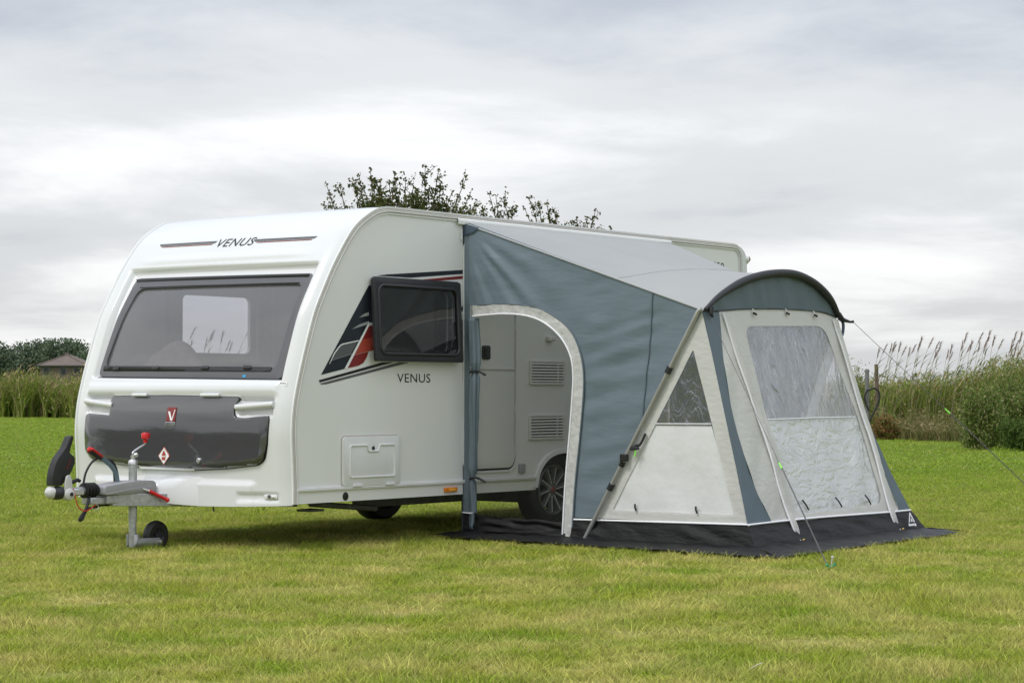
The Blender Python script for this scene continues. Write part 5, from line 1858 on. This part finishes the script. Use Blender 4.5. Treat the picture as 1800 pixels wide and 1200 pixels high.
def reed_bed(name, label, px0, px1, da, db, htop, n, wid, n_tan, leafn, thick=3.5):
    """Mass of reeds along a line from (px0, da) to (px1, db); htop(px) gives its height."""
    t = RNG.uniform(0, 1, n)
    px = px0 + (px1 - px0) * t
    d = da + (db - da) * t + RNG.uniform(0, 1, n) ** 1.3 * thick
    lat = (px - 900) / 3680.4 * d
    B = np.array(CAM)[None] + np.outer(d, np.array(FWD)) + np.outer(lat, np.array(RGT))
    rag = np.array([mnoise.noise(Vector((p * 0.035, 4.0, 0))) + 0.6 * mnoise.noise(Vector((p * 0.12, 9.0, 0))) for p in px])
    d = d + rag * 1.6
    lat = (px - 900) / 3680.4 * d
    B = np.array(CAM)[None] + np.outer(d, np.array(FWD)) + np.outer(lat, np.array(RGT))
    B[:, 2] = -0.03
    H = np.array([htop(p) for p in px]) * RNG.uniform(0.25, 1.05, n) ** 0.8 * (1 + 0.16 * np.array([mnoise.noise(Vector((p[0] * 0.8, p[1] * 0.8, 2))) for p in B]))
    wind = np.array(RGT)[:2]
    ln = (RNG.normal(0, 0.30, (n, 2)) + wind[None] * 0.14) * H[:, None]
    parts = [blades(B, H, ln, wid * RNG.uniform(0.6, 1.4, n), pick(PAL_REED, n), 3, 2.2)]
    # pale seed heads nodding over the top of the mass
    k = RNG.choice(n, n_tan)
    b2 = B[k].copy()
    b2[:, 2] += H[k] * RNG.uniform(0.30, 0.95, n_tan)
    l2 = (RNG.normal(0, 0.10, (n_tan, 2)) + wind[None] * 0.12)
    parts.append(blades(b2, RNG.uniform(0.10, 0.30, n_tan), l2, wid * RNG.uniform(0.8, 1.8, n_tan), pick(PAL_TAN, n_tan), 3, 1.2))
    k = RNG.choice(n, leafn)
    c3 = B[k].copy()
    c3[:, 2] += H[k] * RNG.uniform(0.05, 0.95, leafn)
    c3[:, :2] += RNG.normal(0, 0.12, (leafn, 2))
    parts.append(leaves(c3, RNG.uniform(0.08, 0.26, leafn), wid * RNG.uniform(0.8, 1.8, leafn), pick(PAL_REED, leafn), 0.8))
    me = np_mesh(name, *join(parts))
    o = link(name, me, M_reedm)
    return tag(o, label, 'reeds', kind='stuff')


reed_bed('reed_bed', 'tall mass of green and tan reeds along the left edge of the field', -170, 620, 97, 84, lambda p: 2.15 + 0.25 * math.sin(p * 0.05) + 0.3 * math.exp(-((p - 60) / 14) ** 2), 26000, 0.045, 11000, 16000)
reed_bed('reed_bed', 'rough bank of reeds and seeding grass at the right edge of the field', 1380, 2080, 56, 50, lambda p: 1.62 + 0.75 * sstep(1600, 1850, p), 34000, 0.024, 12000, 60000, 4.0)


# --- single reeds with plumes that stand clear of the mass
def reed_proto(seed):
    r = random.Random(seed)
    bend = r.uniform(0.10, 0.30)
    stem = bmesh.new()
    pts = [(bend * (k / 8) ** 2.0, 0.01 * math.sin(k), k / 8) for k in range(9)]
    bm_tube(stem, pts, [0.0032 - 0.0014 * k / 8 for k in range(9)], 5)
    ms = bpy.data.meshes.new('stem')
    stem.to_mesh(ms)
    stem.free()
    ms.materials.append(pmat('reed_stem', (0.20, 0.19, 0.10), 0.7))
    n = 46
    t = RNG.uniform(0, 1, n)
    B = np.stack([bend * (0.90 + 0.10 * t) ** 2, RNG.normal(0, 0.004, n), 0.90 + 0.10 * t], 1)
    L2 = np.stack([RNG.uniform(0.0, 0.055, n), RNG.normal(0, 0.012, n)], 1)
    V, F, C = blades(B, RNG.uniform(0.015, 0.045, n), L2 * 0.8, RNG.uniform(0.003, 0.007, n), pick([(0.22, 0.15, 0.12, 3), (0.32, 0.23, 0.17, 2), (0.17, 0.12, 0.11, 2)], n), 2, 1.3)
    mp = np_mesh('plume', V, F, C)
    mp.materials.append(M_dry)
    n = 6
    tz = RNG.uniform(0.35, 0.80, n)
    B = np.stack([bend * tz ** 2, np.zeros(n), tz], 1)
    L2 = np.stack([RNG.uniform(0.02, 0.14, n), RNG.normal(0, 0.05, n)], 1)
    V, F, C = blades(B, RNG.uniform(0.05, 0.13, n), L2, RNG.uniform(0.008, 0.014, n), pick([(0.09, 0.13, 0.02, 3), (0.15, 0.16, 0.04, 1)], n), 3, 1.6)
    ml = np_mesh('leaf', V, F, C)
    ml.materials.append(M_reedm)
    return ms, mp, ml


PROTO = [reed_proto(i) for i in range(5)]
TIPS = [(240, 230), (275, 270), (305, 235), (375, 225), (400, 215), (410, 250), (475, 215), (490, 235), (540, 260), (620, 215), (645, 175), (655, 170), (680, 210), (760, 290), (805, 215), (840, 300), (925, 235), (975, 230), (1010, 200), (1035, 135), (1075, 130), (1100, 200), (1125, 170), (1160, 210), (1255, 115), (1255, 190), (1300, 160), (1390, 195), (1440, 195), (1470, 125), (1440, 240), (1475, 260), (700, 280), (880, 280), (1200, 230), (1350, 230)]
TIPS = [(1500 + x / 5, 560 + y / 5) for x, y in TIPS] + [(1810 + 14 * k, 585 + (k * 37) % 22) for k in range(6)]
wz = math.atan2(RGT.y, RGT.x)


def plant_reed(tx, ty, d, i, label, group):
    h = zpix(ty, d)
    ms, mp, ml = PROTO[i % 5]
    r = empty('reed', (0, 0, 0), label=label, cat='reed', group=group)
    bend_px = 0.2 * h * 0.9 * 3680 / d
    b = view_pt(tx - bend_px, d)
    r.location = (b.x, b.y, 0)
    r.rotation_euler = (0, 0, wz + random.uniform(-0.3, 0.3))
    r.scale = (h * 0.9, h * 0.9, h)
    for nm, me in (('stem', ms), ('plume', mp), ('leaf', ml)):
        o = bpy.data.objects.new(nm, me)
        COL.objects.link(o)
        o.parent = r


for i, (tx, ty) in enumerate(TIPS):
    plant_reed(tx, ty, 51 + (i * 7 % 5) * 0.6, i, 'slender reed with a brown plume standing above the bank of reeds', 'plumed reeds on the right')
for i, (tx, ty) in enumerate([(330, 577), (348, 600), (361, 585), (372, 596), (383, 583), (396, 601), (405, 585), (424, 574), (340, 610), (414, 604)]):
    plant_reed(tx, ty, 52, i, 'slender reed seen against the sky through the caravan windows', 'plumed reeds behind the caravan')


# --- bushes, rank grass clumps
def bush(name, label, px, d, h, w, n, pal, leaf=(0.05, 0.10), group=None, stems=14):
    b = view_pt(px, d)
    r = empty(name, b, label=label, cat='bush' if 'grass' not in name else 'grass clump', group=group)
    cl = RNG.uniform(-1, 1, (60, 3))
    cl = cl[np.linalg.norm(cl, axis=1) < 1][:26]
    cl = np.concatenate([cl, cl * 0.6])
    C0 = np.array([b.x, b.y, h * 0.40])
    R = np.array([w / 2, w / 2, h * 0.60])
    k = RNG.integers(0, len(cl), n)
    P = C0 + R * (cl[k] * 0.86 + RNG.normal(0, 0.17, (n, 3)))
    low = P[:, 2] < 0.05
    P[low, 2] = RNG.uniform(0.02, h * 0.3, low.sum())
    V, F, C = leaves(P, RNG.uniform(*leaf, n), RNG.uniform(leaf[0] * 0.28, leaf[1] * 0.30, n), pick(pal, n), 0.9)
    link('foliage', np_mesh('foliage', V, F, C), M_leaf, r)
    bm = bmesh.new()
    for s in range(stems):
        tip = C0 + R * cl[s % len(cl)] * 0.9
        bm_tube(bm, [b + Vector((random.uniform(-.06, .06), random.uniform(-.06, .06), -0.05)), (b + Vector(tip)) / 2 + Vector((0, 0, 0.1)), Vector(tip)], [0.012, 0.008, 0.003], 5)
    from_bm('stems', bm, M_bark, r, 60)
    return r


PAL_BUSH = [(0.13, 0.19, 0.040, 5), (0.18, 0.23, 0.06, 3), (0.27, 0.27, 0.11, 1.8), (0.09, 0.135, 0.03, 3), (0.40, 0.34, 0.20, 1.0)]
bush('bush', 'round green bush with feathery leaves beside the reed bank', 1722, 41.0, 1.30, 1.05, 11000, PAL_BUSH)
bush('bush', 'large dark bush cut by the right edge of the photo', 1800, 42.5, 1.75, 1.7, 15000, PAL_BUSH)
bush('bush', 'low leafy bush in front of the large bush at the right edge', 1795, 40.0, 0.75, 1.0, 7000, [(0.09, 0.14, 0.03, 3), (0.06, 0.10, 0.02, 2)])
bush('bush', 'twiggy green bush rising behind the grey pipe post', 1502, 52.0, 2.15, 1.3, 6000, PAL_BUSH)
bush('dock_plant', 'rusty brown dock plant at the foot of the reeds', 1556, 49.5, 0.62, 0.85, 3500, [(0.26, 0.13, 0.055, 3), (0.18, 0.14, 0.05, 2), (0.12, 0.15, 0.03, 2)], (0.05, 0.12))


def grass_clump(label, px, d, h, n, group):
    b = view_pt(px, d)
    r = empty('grass_clump', b, label=label, cat='grass clump', group=group)
    B = np.array([[b.x, b.y, -0.02]]) + np.column_stack([RNG.normal(0, 0.10, (n, 2)), np.zeros(n)])
    th = RNG.uniform(0, 2 * PI, n)
    H = h * RNG.uniform(0.5, 1.0, n)
    ln = np.stack([np.cos(th), np.sin(th)], 1) * (H * RNG.uniform(0.3, 1.1, n))[:, None]
    V, F, C = blades(B, H, ln, RNG.uniform(0.008, 0.02, n), pick([(0.12, 0.14, 0.04, 2), (0.30, 0.25, 0.12, 2), (0.20, 0.19, 0.07, 2)], n), 4, 2.0)
    tag(link('blade_tuft', np_mesh('blade_tuft', V, F, C), M_reedm, r), kind='stuff')
    k = RNG.choice(n, n // 2)
    B2 = B[k].copy()
    B2[:, :2] += ln[k] * 0.72
    B2[:, 2] += H[k] * 0.80
    V, F, C = blades(B2, RNG.uniform(-0.05, 0.06, len(k)), ln[k] * 0.42, RNG.uniform(0.02, 0.04, len(k)), pick(PAL_TAN, len(k)), 3, 1.1)
    tag(link('seed_heads', np_mesh('seed_heads', V, F, C), M_dry, r), kind='stuff')


TUS = {1600: 'second tussock right of the rusty dock plant, drooping over the turf', 1622: 'short tan tussock in the middle of the row below the reeds', 1645: 'tan tussock just left of the green runner on the guy rope',
       1668: 'lowest tan tussock, close to the round green bush', 1585: 'tall tan tussock next to the rusty dock plant', 1690: 'tan tussock touching the round green bush', 1635: 'tallest tan tussock, set back into the reed bank'}
for px, d, h in ((1600, 49.0, 0.75), (1622, 48.0, 0.60), (1645, 48.6, 0.62), (1668, 47.5, 0.55), (1585, 50.5, 0.95), (1690, 47.0, 0.8), (1635, 50.0, 1.0)):
    grass_clump(TUS[px], px, d, h, 170, 'tussocks along the reed bank')
for px, d, h in ((112, 94.5, 1.15), (121, 94.2, 0.9), (60, 95.0, 2.9)):
    grass_clump({112: 'pale tan tussock in the left reeds close to the caravan nose', 121: 'smaller tan tussock touching the caravan outline in the left reeds', 60: 'tallest tan seeding clump rising from the left reeds below the far trees'}[px], px, d, h, 150, 'tussocks in the left reeds')


# --- hawthorns behind the roof of the van
def hawthorn(label, px, d, tips, crown, n, seed):
    rnd = random.Random(seed)
    b = view_pt(px, d)
    r = empty('hawthorn_tree', b, label=label, cat='tree', group='hawthorns behind the caravan')
    bm = bmesh.new()
    fork = b + Vector((0, 0, 1.1))
    bm_tube(bm, [b + Vector((0, 0, -0.1)), b + Vector((0.05, 0.03, 0.5)), fork], [0.13, 0.11, 0.09], 9)
    L_, LC = [], []
    ends = []
    for (tx, ty) in tips:
        dd = d + rnd.uniform(-0.8, 0.8)
        tip = view_pt(tx, dd, zpix(ty, dd))
        base = fork.lerp(tip, 0.45) + Vector((0, 0, -0.25))
        knee = base.lerp(tip, 0.55) + RGT * rnd.uniform(-0.12, 0.12) + Vector((0, 0, rnd.uniform(-0.02, 0.10)))
        line = smooth_line([fork, base, knee, tip], 6)
        k = len(line)
        bm_tube(bm, line, [0.05 * (1 - i / k) ** 1.5 + 0.005 for i in range(k)], 5)
        for i, p in enumerate(line):
            if i < 7:
                continue
            f = (i - 7) / (k - 7)
            m = int(26 * (1 - f) + 6)
            for _ in range(m):
                L_.append(Vector(p) + Vector([rnd.gauss(0, 0.085 * (1 - f) + 0.012) for _ in range(3)]))
            if rnd.random() < 0.75 and f < 0.9:
                sd = (RGT * rnd.uniform(-1, 1) + FWD * rnd.uniform(-1, 1) + Vector((0, 0, rnd.uniform(0.2, 1.0)))).normalized()
                q = Vector(p) + sd * rnd.uniform(0.12, 0.34)
                bm_tube(bm, [p, q], [0.006, 0.003], 4)
                for j in range(rnd.randint(16, 30)):
                    L_.append(Vector(p).lerp(q, rnd.random()) + Vector([rnd.gauss(0, 0.030) for _ in range(3)]))
    P = np.array([v[:] for v in L_])
    # the body of the crown
    cx, cz, rx, rz = crown
    cc = view_pt(cx, d)
    cl = RNG.uniform(-1, 1, (120, 3))
    cl = cl[np.linalg.norm(cl, axis=1) < 1][:50]
    k = RNG.integers(0, len(cl), n)
    Q = np.array([cc.x, cc.y, cz]) + np.array([rx, rx, rz]) * (cl[k] * 0.9 + RNG.normal(0, 0.09, (n, 3)))
    for c in cl[:24]:
        e = Vector(np.array([cc.x, cc.y, cz]) + np.array([rx, rx, rz]) * c * 0.9)
        bm_tube(bm, smooth_line([fork, fork.lerp(e, 0.5) + Vector((0, 0, 0.1)), e], 4), 0.012, 5)
    P = np.concatenate([P, Q])
    m = len(P)
    V, F, C = leaves(P, RNG.uniform(0.025, 0.080, m), RNG.uniform(0.018, 0.052, m), pick([(0.055, 0.075, 0.018, 5), (0.085, 0.10, 0.025, 3), (0.13, 0.13, 0.04, 1.2), (0.11, 0.075, 0.035, 0.8)], m), 0.2)
    from_bm('trunk', bm, M_bark, r, 60)
    link('crown', np_mesh('crown', V, F, C), M_leaf, r)


hz = lambda pts: [(540 + x / 3.333, 270 + y / 3.333) for x, y in pts]
hawthorn('larger hawthorn with many upright shoots above the front of the caravan roof', 700, 34.0,
         hz([(110, 178), (95, 290), (190, 190), (265, 175), (300, 120), (368, 90), (405, 165), (430, 150), (480, 165), (510, 115), (575, 150), (545, 180), (620, 190), (690, 70), (770, 90), (720, 200), (780, 190), (850, 215), (930, 140), (945, 255), (990, 275), (820, 250), (330, 200), (640, 230)]),
         (720, 3.50, 1.20, 0.95), 22000, 3)
hawthorn('smaller hawthorn with sparse shoots showing above the caravan roof light', 925, 36.0,
         hz([(1065, 232), (1105, 245), (1150, 255), (1200, 310), (1030, 320), (985, 340)]), (880, 2.75, 0.75, 0.95), 4500, 5)
hawthorn('lowest hawthorn whose sparse shoots barely clear the middle of the roof', 1000, 36.5,
         hz([(1300, 258), (1355, 295), (1275, 320), (1405, 300), (1450, 340), (1465, 370), (1580, 380), (1545, 400), (1690, 328), (1640, 375), (1780, 430)]), (990, 2.4, 0.8, 0.95), 4000, 8)


# --- far trees, house
def far_tree(label, px, d, top, wid, seed):
    b = view_pt(px, d)
    h = zpix(top, d)
    r = empty('far_tree', b, label=label, cat='tree', group='wood on the horizon')
    n = 6500
    cl = RNG.normal(0, 1, (34, 3))
    cl /= np.linalg.norm(cl, axis=1)[:, None]
    cl *= RNG.uniform(0.25, 0.92, (34, 1))
    k = RNG.integers(0, 34, n)
    P = np.array([b.x, b.y, h * 0.58]) + np.array([wid / 2, wid / 2, h * 0.43]) * (cl[k] + RNG.normal(0, 0.17, (n, 3)))
    P[:, 2] = np.clip(P[:, 2], 0.4, h * 1.02)
    tone = np.repeat(RNG.uniform(0.75, 1.25, 34)[k][:, None], 3, 1)
    V, F, C = leaves(P, RNG.uniform(0.3, 0.8, n), RNG.uniform(0.25, 0.6, n), pick([(0.115, 0.155, 0.095, 4), (0.14, 0.175, 0.10, 2), (0.095, 0.135, 0.09, 3)], n) * tone, 0.2)  # leaf colours paled to put distance haze into them
    link('crown', np_mesh('crown', V, F, C), M_leaf, r)
    tube('trunk', [b, b + Vector((0.2, 0, h * 0.55))], [0.4, 0.2], M_bark, r, 8)


FT = [(-46, 606, 'far tree cut by the left edge of the photo'), (-14, 604, 'leftmost whole far tree on the horizon'), (14, 602, 'rounded far tree left of the tallest ones'), (40, 606, 'low far tree between two taller ones'), (61, 598, 'tall dark far tree left of the house roof'), (83, 601, 'far tree just left of the house ridge'), (103, 597, 'tallest far tree directly above the house ridge'), (124, 599, 'far tree right of the house ridge'), (143, 606, 'far tree touching the caravan outline'), (168, 609, 'far tree mostly hidden by the caravan nose')]
for i, (px, top, lab) in enumerate(FT):
    far_tree(lab, px, 405 + (i * 37) % 40, top, 7.6 + (i * 13 % 5) * 0.6, i)


def build_house():
    d = 300.0
    c = view_pt(110, d)
    r = empty('house', c, label='brown brick house with hipped brown roof beyond the left reeds', cat='house')
    M_wall = pmat('brown_brick', (0.115, 0.09, 0.075), 0.85, var=0.15, vscale=1.5)
    M_tile = pmat('brown_roof_tile', (0.135, 0.105, 0.088), 0.8, var=0.12, vscale=1.2)
    ax = RGT.copy()
    ay = FWD.copy()
    P = lambda a, b_, z: c + ax * a + ay * b_ + Vector((0, 0, z))

    def prism(name, a0, a1, b0, b1, z0, z1, mat, parent):
        bm = bmesh.new()
        v = [bm.verts.new(P(a, b_, z)) for z in (z0, z1) for b_ in (b0, b1) for a in (a0, a1)]
        for f in ((0, 2, 3, 1), (4, 5, 7, 6), (0, 1, 5, 4), (2, 6, 7, 3), (0, 4, 6, 2), (1, 3, 7, 5)):
            bm.faces.new([v[k] for k in f])
        return from_bm(name, bm, mat, parent, None)
    w = prism('wall', -3.2, 3.35, 0, 8, 0, 5.1, M_wall, r)
    bm = bmesh.new()
    q = [bm.verts.new(P(*t)) for t in ((-3.6, -0.4, 5.05), (3.7, -0.4, 5.0), (3.7, 8.4, 5.0), (-3.6, 8.4, 5.05), (0.0, 3.2, 6.62), (0.3, 5.0, 6.62))]
    for f in ((0, 1, 4), (1, 2, 5, 4), (2, 3, 5), (3, 0, 4, 5), (3, 2, 1, 0)):
        bm.faces.new([q[k] for k in f])
    rf = from_bm('roof', bm, M_tile, r, None)
    for s, e in ((0, 4), (1, 4)):
        a, b_ = [(-3.6, -0.4, 5.05), (3.7, -0.4, 5.0)][s], (0.0, 3.2, 6.62)
        tube('hip_tiles', [P(*a) + Vector((0, 0, 0.03)), P(*b_) + Vector((0, 0, 0.03))], 0.10, M_tile, rf, 6)
    prism('chimney', -0.5, 0.05, 3.6, 4.2, 6.0, 7.0, M_wall, rf)
    for a0 in (-2.8, -0.4, 1.6):
        f = prism('window', a0, a0 + 0.95, -0.05, 0.02, 3.7, 4.8, M_decal_grey, r)
        prism('pane', a0 + 0.12, a0 + 0.83, -0.08, -0.04, 3.8, 4.7, M_decal_navy, f)
    prism('gutter', -3.65, 3.75, -0.52, -0.40, 4.96, 5.08, M_decal_grey, rf)


build_house()

# --- posts at the right edge of the field
b = view_pt(1541, 53.0)
M_wood = pmat('weathered_wood', (0.14, 0.10, 0.075), 0.9, var=0.25, vscale=10, bump=(25, 0.6, 0.01))
p = empty('fence_post', b, label='weathered wooden post standing in the reeds', cat='post')
h = zpix(640, 53)
bm = bmesh.new()
bm_tube(bm, [b + Vector((0, 0, -0.1)), b + Vector((0.01, 0, h * 0.6)), b + Vector((0.0, 0.01, h))], [0.055, 0.053, 0.050], 8)
from_bm('post_shaft', bm, M_wood, p, 50)
tube('wire', [b + Vector((0, 0, h * 0.85)) - RGT * 2.0, b + Vector((0, 0, h * 0.82)), b + Vector((0, 0, h * 0.85)) + RGT * 2.0], 0.004, M_chassis, p, 5)
d = 45.5
b = view_pt(1524, d)
M_pipe = pmat('grey_pipe', (0.16, 0.16, 0.16), 0.6, var=0.15)
p = empty('water_standpipe', b, label='grey standpipe with a looped black hose at the edge of the reeds', cat='standpipe')
h = zpix(650, d)
tube('pipe', [b + Vector((0, 0, -0.05)), b + Vector((0, 0, h))], 0.045, M_pipe, p, 12)
lathe('pipe_cap', [(0.052, -0.05), (0.052, 0.0), (0.03, 0.02), (0.0, 0.022)], b + Vector((0, 0, h)), (0, 0, 1), M_pipe, p, 12)
off = -FWD * 0.06


def hp(px, py):
    return view_pt(px, d - 0.1, zpix(py, d - 0.1))


tube('hose', smooth_line([hp(1526, 686), hp(1535, 682), hp(1543, 686), hp(1546, 697), hp(1541, 714), hp(1533, 730), hp(1526, 744)], 5), 0.022, M_black, p, 8)
tube('hose', smooth_line([hp(1525, 684), hp(1520, 696), hp(1522, 710), hp(1528, 722)], 5), 0.022, M_black, p, 8)

# --- daisies in the far turf
n = 420
dd = RNG.uniform(18, 46, n)
px = RNG.uniform(1300, 2000, n)
px[:90] = RNG.uniform(-60, 200, 90)
C0 = np.array(CAM)[None] + np.outer(dd, np.array(FWD)) + np.outer((px - 900) / 3680.4 * dd, np.array(RGT))
C0[:, 2] = RNG.uniform(0.045, 0.075, n)
keep = np.array([mnoise.noise(Vector((c[0] * 0.4, c[1] * 0.4, 8))) > -0.05 for c in C0])
C0 = C0[keep]
n = len(C0)
V = []
for k in range(6):
    a = k * PI / 3
    V.append(C0 + np.array([math.cos(a) * 0.013, math.sin(a) * 0.013, 0.004]))
V = np.stack(V, 1).reshape(-1, 3)
F = np.arange(n * 6).reshape(-1, 6)
o = link('daisies', np_mesh('daisies', V, F), pmat('daisy_white', (0.8, 0.8, 0.76), 0.7))
tag(o, 'tiny white daisies dotted through the far turf', 'flowers', kind='stuff')

# --- small litter on the pitch
b = Vector(view_pt(1331, 8.25))
tube('dry_twig', smooth_line([b - RGT * 0.030 + Vector((0, 0, 0.035)), b + Vector((0, 0, 0.05)), b + RGT * 0.035 + Vector((0, 0.02, 0.056))], 4), [0.002] * 8 + [0.001], pmat('pale_twig', (0.55, 0.50, 0.40), 0.8), None, 6)
tag(bpy.data.objects['dry_twig'], 'pale dry twig lying in the grass at the bottom edge', 'twig')

# --- trees across the field behind the photographer, mirrored in the glossy locker lid
n = 16000
t = RNG.uniform(0, 1, n)
A_ = np.array([-52.0, 14.0, 0.0])
B_ = np.array([-30.0, 46.0, 0.0])
base = A_ + np.outer(t, B_ - A_)
hgt = np.array([5.2 + 2.2 * mnoise.noise(Vector((x * 7, 3, 1))) for x in t])
P = base + RNG.normal(0, 1.2, (n, 3)) * np.array([1, 1, 0])
P[:, 2] = RNG.uniform(0.02, 1, n) * hgt
V, F, C = leaves(P, RNG.uniform(0.3, 0.7, n), RNG.uniform(0.25, 0.5, n), pick([(0.04, 0.06, 0.02, 3), (0.06, 0.08, 0.025, 2)], n), 0.2)
o = link('hedgerow', np_mesh('hedgerow', V, F, C), M_leaf)
tag(o, 'dark hedgerow across the field, seen only mirrored in the locker lid', 'hedgerow', kind='stuff')
